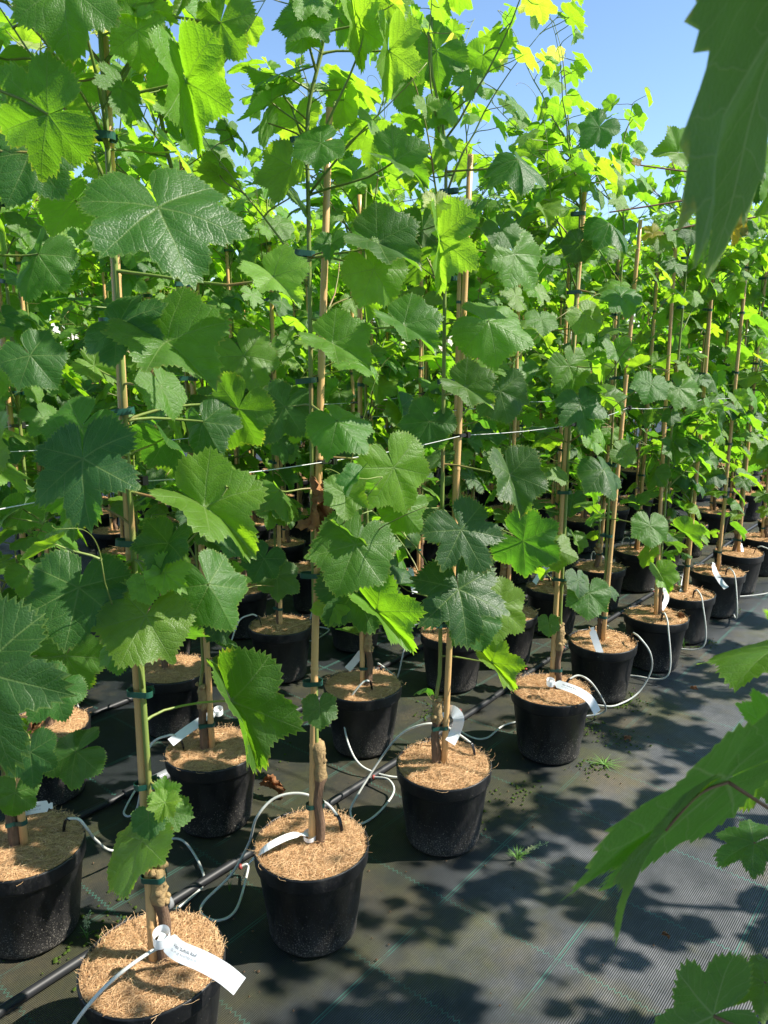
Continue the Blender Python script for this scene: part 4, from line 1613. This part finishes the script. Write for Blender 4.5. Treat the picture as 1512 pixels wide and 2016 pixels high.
# ------------------------------------------------------------------ training wires with black clips
for row, U, V, z0 in (('A', A_U, A_V, 1.255), ('B', B_U, B_V, 1.26), ('C', C_U, C_V, 1.26)):
    n = min(len(U), 14)
    lean = lambda i: Vector((LEAN[(row, i)][0] * .6, LEAN[(row, i)][1] * .6, 0)) if (row, i) in LEAN else Vector((0, 0, 0))
    P = [rc(U[i], V[i], z0 + (0.018 if i % 2 else 0)) + lean(i) - N_ * 0.016 for i in range(n)]
    o0 = P[0]
    t = thing('training_wire', 'thin pale wire clipped from cane to cane along the %s' % {'A': 'row beside the aisle', 'B': 'second row of vines', 'C': 'third row of vines'}[row], 'wire', o0, 0, 'training wires along the rows')
    b = MB()
    pts = []
    for i in range(n - 1):
        for k in range(6):
            q = P[i].lerp(P[i + 1], k / 6)
            q.z -= 0.006 * math.sin(math.pi * k / 6)
            pts.append(q - o0)
    pts.append(P[-1] - o0)
    b.tube(pts, 0.0010, 5)
    obj('wire', b.mesh('wire', M['wire']), t)
    bb = MB()
    rt = Matrix.Rotation(ROW_AZ, 3, 'Z')
    bb.box((-.004, 0, 0), (.026, .012, .009), rt)
    bb.box(rt @ Vector((.022, 0, 0)), (.012, .014, .017), rt)
    bb.box(rt @ Vector((-.010, .014, 0)), (.006, .030, .006), rt)
    cm = bb.mesh('wire_clip', M['clip'], False)
    for i in range(n):
        obj('wire_clip', cm, t, P[i] - o0)

# ------------------------------------------------------------------ plant tags


def ribbon_tag(label, pts, widths, nhint, text=True, tscale=1.0, loop=None, fold_pts=None, s0=0.28):
    o0 = pts[0]
    t = thing('plant_tag', label, 'plant tag', o0, 0, 'white plant tags')
    f = catmull([p - o0 for p in pts], 6)
    n = len(f)
    sides, norms, acc = [], [], [0.0]
    for i in range(n):
        tg = (f[min(i + 1, n - 1)] - f[max(i - 1, 0)]).normalized()
        nh = Vector(nhint)
        s = tg.cross(nh).normalized()
        sides.append(s)
        norms.append(s.cross(tg).normalized())
        if i:
            acc.append(acc[-1] + (f[i] - f[i - 1]).length)
    L = acc[-1]
    b = MB()
    vs_, fs_ = [], []
    for i in range(n):
        q = acc[i] / L
        w = np.interp(q, [0, .06, .10, .14, .97, 1.0], [widths * .55, widths * .55, widths * .30, widths, widths, widths]) / 2
        for s in (-1, 1):
            vs_.append(tuple(f[i] + sides[i] * s * w + norms[i] * .00015))
        for s in (-1, 1):
            vs_.append(tuple(f[i] + sides[i] * s * w - norms[i] * .00015))
    for i in range(n - 1):
        a, c = i * 4, i * 4 + 4
        fs_ += [(a, c, c + 1, a + 1), (a + 3, c + 3, c + 2, a + 2), (a + 1, c + 1, c + 3, a + 3), (a, a + 2, c + 2, c)]
    fs_ += [(0, 1, 3, 2), (4 * n - 4, 4 * n - 2, 4 * n - 1, 4 * n - 3)]
    b.add(vs_, fs_)
    obj('strip', b.mesh('strip', M['tag'], False), t)
    if loop is not None:
        c, r = loop
        b = MB()
        vs_, fs_ = [], []
        m = 20
        for i in range(m):
            a = 2 * math.pi * i / m
            for dz in (-widths * .30, widths * .30):
                vs_.append(tuple(c - o0 + Vector((math.cos(a) * r, math.sin(a) * r, dz + 0.004 * math.sin(a)))))
        for i in range(m):
            j = (i + 1) % m
            fs_.append((i * 2, j * 2, j * 2 + 1, i * 2 + 1))
        b.add(vs_, fs_)
        obj('loop', b.mesh('loop', M['tag']), t)
    if text:
        for k, (txt, h, off, mat) in enumerate((("Vitis 'Suffolk Red'", 0.0058 * tscale, .0030, 'ink'), ("CL. M @ ROOTED 0,1 M", 0.0040 * tscale, -.0055, 'ink2'))):
            cu = bpy.data.curves.new('print', 'FONT')
            cu.body = txt
            cu.size = h * 1.35
            cu.resolution_u = 2
            tmp = bpy.data.objects.new('print', cu)
            C.objects.link(tmp)
            bpy.context.view_layer.update()
            me = bpy.data.meshes.new_from_object(tmp.evaluated_get(bpy.context.evaluated_depsgraph_get()))
            bpy.data.objects.remove(tmp)
            bpy.data.curves.remove(cu)
            for vtx in me.vertices:
                s = min(L * 0.97, L * s0 + vtx.co.x)
                i = max(0, min(n - 2, int(np.searchsorted(acc, s)) - 1))
                q = (s - acc[i]) / max(1e-6, acc[i + 1] - acc[i])
                p = f[i].lerp(f[i + 1], q)
                sd = sides[i].lerp(sides[i + 1], q)
                nm_ = norms[i].lerp(norms[i + 1], q)
                up = sd if sd.z > 0 else -sd
                sg = 1 if nm_.dot(CB) > 0 else -1
                vtx.co = p + up * (vtx.co.y + off - h * .3) + nm_ * sg * .0006
            me.materials.clear()
            me.materials.append(M[mat])
            me.update()
            obj('print', me, t)
    return t


A1w = rc(A_U[1], A_V[1])
nh = CB * .8 + Vector((0, 0, .55))
ribbon_tag('long white tag looped round the nearest trunk and lying over its coir to the right',
           [az(312, 1845, .350), az(330, 1853, .348), az(352, 1872, .342), az(400, 1893, .330), az(440, 1916, .312), az(472, 1942, .285)], .036, nh, True, 1.0,
           (az(318, 1845, .352), .017), s0=.20)
ribbon_tag('narrow white tag wrapped low round the second aisle trunk, its strip curving left',
           [az(612, 1645, .272), az(590, 1642, .285), az(560, 1650, .290), az(520, 1672, .27), az(490, 1700, .20), az(478, 1730, .13)], .020, Vector((0, -.35, 1)), False, 1.0,
           (az(610, 1645, .272), .017))
ribbon_tag('cream tag folded down behind the cane of the third aisle vine',
           [az(876, 1398, .42), az(892, 1400, .43), az(903, 1415, .41), az(897, 1440, .36), az(886, 1462, .33)], .034, CB, False, 1.0, (az(868, 1402, .42), .016))
ribbon_tag('long white tag curving from the fourth aisle trunk over the rim to the right',
           [az(1082, 1343, .315), az(1096, 1346, .315), az(1115, 1352, .315), az(1140, 1362, .305), az(1162, 1378, .28), az(1176, 1403, .23)], .032, nh, True, 1.0,
           (az(1084, 1343, .315), .015), s0=.22)
ribbon_tag('short flat tag hanging over the front of the fifth aisle pot', [az(1166, 1235, .36), az(1168, 1248, .33), az(1175, 1268, .285), az(1184, 1292, .235)], .030, CB, False, 1.0, None)
ribbon_tag('cream tag curling down behind the sixth aisle cane', [az(1303, 1155, .34), az(1310, 1163, .335), az(1312, 1180, .30), az(1302, 1200, .26)], .026, CB, False, 1.0, None)
ribbon_tag('white tag hanging down left of the seventh aisle cane', [az(1357, 1105, .36), az(1354, 1115, .35), az(1348, 1140, .30), az(1341, 1173, .24)], .030, CB, False, 1.0, None)
ribbon_tag('white tag curling right over the eighth aisle pot', [az(1405, 1108, .31), az(1408, 1125, .28), az(1418, 1143, .24), az(1430, 1158, .21)], .030, CB, False, 1.0, None)
ribbon_tag('thin white tag seen edge-on above the ninth aisle pot', [az(1460, 1070, .29), az(1461, 1080, .27), az(1463, 1092, .24), az(1468, 1102, .22)], .016, CB, False, 1.0, None)
ribbon_tag('pale tag reaching left from the second pot of the second row', [az(432, 1400, .34), az(420, 1404, .34), az(395, 1420, .33), az(365, 1440, .31), az(336, 1462, .29)], .030, nh, False, 1.0,
           (az(430, 1400, .34), .015))
ribbon_tag('crumpled white tag behind the dark leaves above the left edge pot', [az(104, 1586, .335), az(85, 1588, .335), az(60, 1592, .335), az(38, 1598, .33), az(30, 1605, .33)], .030, CB, True, .8, None, s0=.3)
ribbon_tag('grey shaded tag slanting left over the third pot of the second row', [az(716, 1278, .37), az(712, 1284, .36), az(700, 1300, .32), az(684, 1318, .28)], .028, CB, False, 1.0, None)
ribbon_tag('white tag hanging over the rim of the pot seen between the second and third canes', [az(806, 1118, .31), az(810, 1128, .30), az(812, 1145, .265), az(817, 1168, .22)], .030, CB, False, 1.0, None)
ribbon_tag('long pale tag slanting down left in the gap behind the fourth cane', [az(1090, 1108, .34), az(1080, 1113, .34), az(1066, 1126, .31), az(1052, 1148, .27)], .028, CB, False, 1.0, None)

# ------------------------------------------------------------------ dark ragged clump on the rim of the sixth aisle pot, dead leaves and crumbs
rg = random.Random(8)


def dead_leaf(label, p, size, nrm, tip, cat='dead leaf'):
    me = DRY[rg.randrange(2)]
    o = thing('dead_leaf', label, cat, (0, 0, 0), 0, 'dead brown leaves', me)
    m = frame(nrm, tip).to_4x4() @ Matrix.Diagonal((size * .8, size, size, 1))
    m.translation = p
    o.matrix_world = m
    return o


dead_leaf('crumpled orange-brown dead leaf on the mossy fabric left of the second aisle pot', az(535, 1552, .030), .055, Vector((.2, -.3, 1)), Vector((1, -.4, 0)))
dead_leaf('dark ragged dead leaf stuck on the rim of the sixth aisle pot', az(1335, 1218, .235), .05, Vector((.5, -.8, .3)), Vector((.2, 0, -1)))
dead_leaf('small dry leaf lying in the aisle beyond the fifth pot', az(1365, 1357, .008), .022, Vector((0, 0, 1)), Vector((1, 0, 0)))
dead_leaf('tiny tan dry leaf in the aisle below the hanging leaf tip', az(1310, 1842, .006), .013, Vector((0, -.3, 1)), Vector((1, -.5, 0)))
dead_leaf('dry leaf scrap in the aisle beside the fourth pot', az(1235, 1455, .006), .020, Vector((0, 0, 1)), Vector((1, .5, 0)))

b = MB()
for k in range(420):
    if k < 260:
        i = rg.randrange(1, 9)
        c = rc(A_U[i], A_V[i])
        a = rg.uniform(0, 6.28)
        p = c + Vector((math.cos(a), math.sin(a), 0)) * rg.uniform(.12, .32)
    else:
        p = rc(rg.uniform(0.9, 5.5), rg.uniform(0.2, 2.2))
    s = rg.uniform(.0010, .0042)
    pts = [Vector((math.cos(t) * s * rg.uniform(.6, 1.4), math.sin(t) * s * rg.uniform(.6, 1.4), 0)) + p for t in (0, 1.3, 2.5, 3.8, 5.0)]
    top = p + Vector((0, 0, s * rg.uniform(.5, 1.1)))
    b.add([tuple(q) for q in pts] + [tuple(top)], [(j, (j + 1) % 5, 5) for j in range(5)])
o = obj('crumbs', b.mesh('crumbs', M['crumb'], False), kind='stuff')
o['label'] = 'soil crumbs and bits of dead leaf strewn on the fabric'
o['category'] = 'debris'

# moss cushions at the foot of the pots
b = MB()
for (px, py, n_, sp_) in [(1230, 1378, 90, .10), (1030, 1560, 30, .08), (1150, 1430, 80, .10), (1340, 1260, 60, .08), (1230, 1460, 40, .10), (1160, 1510, 50, .08), (1440, 1200, 50, .08),
                         (200, 1830, 110, .16), (480, 1510, 60, .16), (930, 1575, 60, .14), (1475, 1165, 40, .08), (860, 1400, 60, .10), (1395, 1265, 30, .07)]:
    c = az(px, py, 0)
    for k in range(n_):
        p = c + Vector((rg.gauss(0, sp_ * .5), rg.gauss(0, sp_ * .5), 0))
        for i in range(1, 9):
            w = p - rc(A_U[i], A_V[i])
            if w.length < .13:
                p = p + w.normalized() * (.14 - w.length)
        s = rg.uniform(.002, .0065)
        m_ = 6
        ring = [(p.x + math.cos(t * 1.047) * s * rg.uniform(.6, 1.3), p.y + math.sin(t * 1.047) * s * rg.uniform(.6, 1.3), 0) for t in range(m_)]
        mid = [(p.x + math.cos(t * 1.047) * s * .5, p.y + math.sin(t * 1.047) * s * .5, s * rg.uniform(.3, .6)) for t in range(m_)]
        b.add(ring + mid + [(p.x, p.y, s * .6)], [(j, (j + 1) % m_, m_ + (j + 1) % m_, m_ + j) for j in range(m_)] + [(m_ + j, m_ + (j + 1) % m_, 2 * m_) for j in range(m_)])
o = obj('moss', b.mesh('moss', M['moss'], False), kind='stuff')
o['label'] = 'small green moss cushions around the feet of the pots'
o['category'] = 'moss'


def weed(label, p, n, h, spread, seed, spike=None):
    rg = random.Random(seed)
    t = thing('weed', label, 'weed', p, 0, 'small weeds on the fabric')
    b = MB()
    for k in range(n):
        a = rg.uniform(0, 6.28)
        hh = h * rg.uniform(.5, 1.1)
        out = Vector((math.cos(a), math.sin(a), 0)) * spread * rg.uniform(.3, 1)
        w = .0016
        sd = Vector((-math.sin(a), math.cos(a), 0)) * w
        P = [Vector((0, 0, 0)), out * .35 + Vector((0, 0, hh * .6)), out + Vector((0, 0, hh * rg.uniform(.7, 1)))]
        vs_ = []
        for q, ww in zip(P, (1, .9, .1)):
            vs_ += [tuple(q - sd * ww), tuple(q + sd * ww)]
        b.add(vs_, [(0, 1, 3, 2), (2, 3, 5, 4)])
    obj('blades', b.mesh('blades', M['weed'], False), t, kind='stuff')
    if spike:
        for sx in spike:
            b = MB()
            sx = Vector(sx)
            b.tube([Vector((0, 0, 0)), sx * .5 + Vector((0, 0, .012)), sx], .0009, 4)
            obj('stalk', b.mesh('stalk', M['weed']), t)
            b = MB()
            for k in range(46):
                f = rg.uniform(.35, 1.0)
                c = sx * f + Vector((rg.gauss(0, .0028), rg.gauss(0, .0028), rg.gauss(0, .0028) + .012 * (1 - abs(f - .5) * 2)))
                s = rg.uniform(.0012, .0024)
                b.add([tuple(c + Vector(q) * s) for q in ((1, 0, 0), (-.5, .8, 0), (-.5, -.8, 0), (0, 0, 1.6))], [(0, 1, 2), (0, 1, 3), (1, 2, 3), (2, 0, 3)])
            obj('seed_head', b.mesh('seed_head', M['seed'], False), t, kind='stuff')


weed('small grass tuft with pale seed spikes lying in the aisle right of the third pot', az(1018, 1692, 0), 26, .03, .05, 1, [(.105, .055, .018), (.085, .060, .012), (.07, .03, .02)])
weed('thin grassy weed with two upright stalks beside the left edge pot', az(172, 1850, 0), 6, .05, .03, 2, [(.012, .0, .085), (.0, .0, .065)])
weed('small leafy weed at the foot of the fourth aisle pot', az(1108, 1478, 0), 14, .05, .04, 3, [(-.02, -.03, .06)])
weed('sprawling thin weed in the aisle just beyond the fourth pot', az(1190, 1505, 0), 22, .014, .09, 4, None)
weed('grass tuft in front of the sixth aisle pot', az(1345, 1278, 0), 12, .07, .03, 5, None)
weed('tiny weed between the pipe and the second aisle pot', az(452, 1755, 0), 5, .04, .02, 6, None)
weed('small weed near the foot of the second row pot on the fabric', az(480, 1500, 0), 6, .02, .03, 7, None)
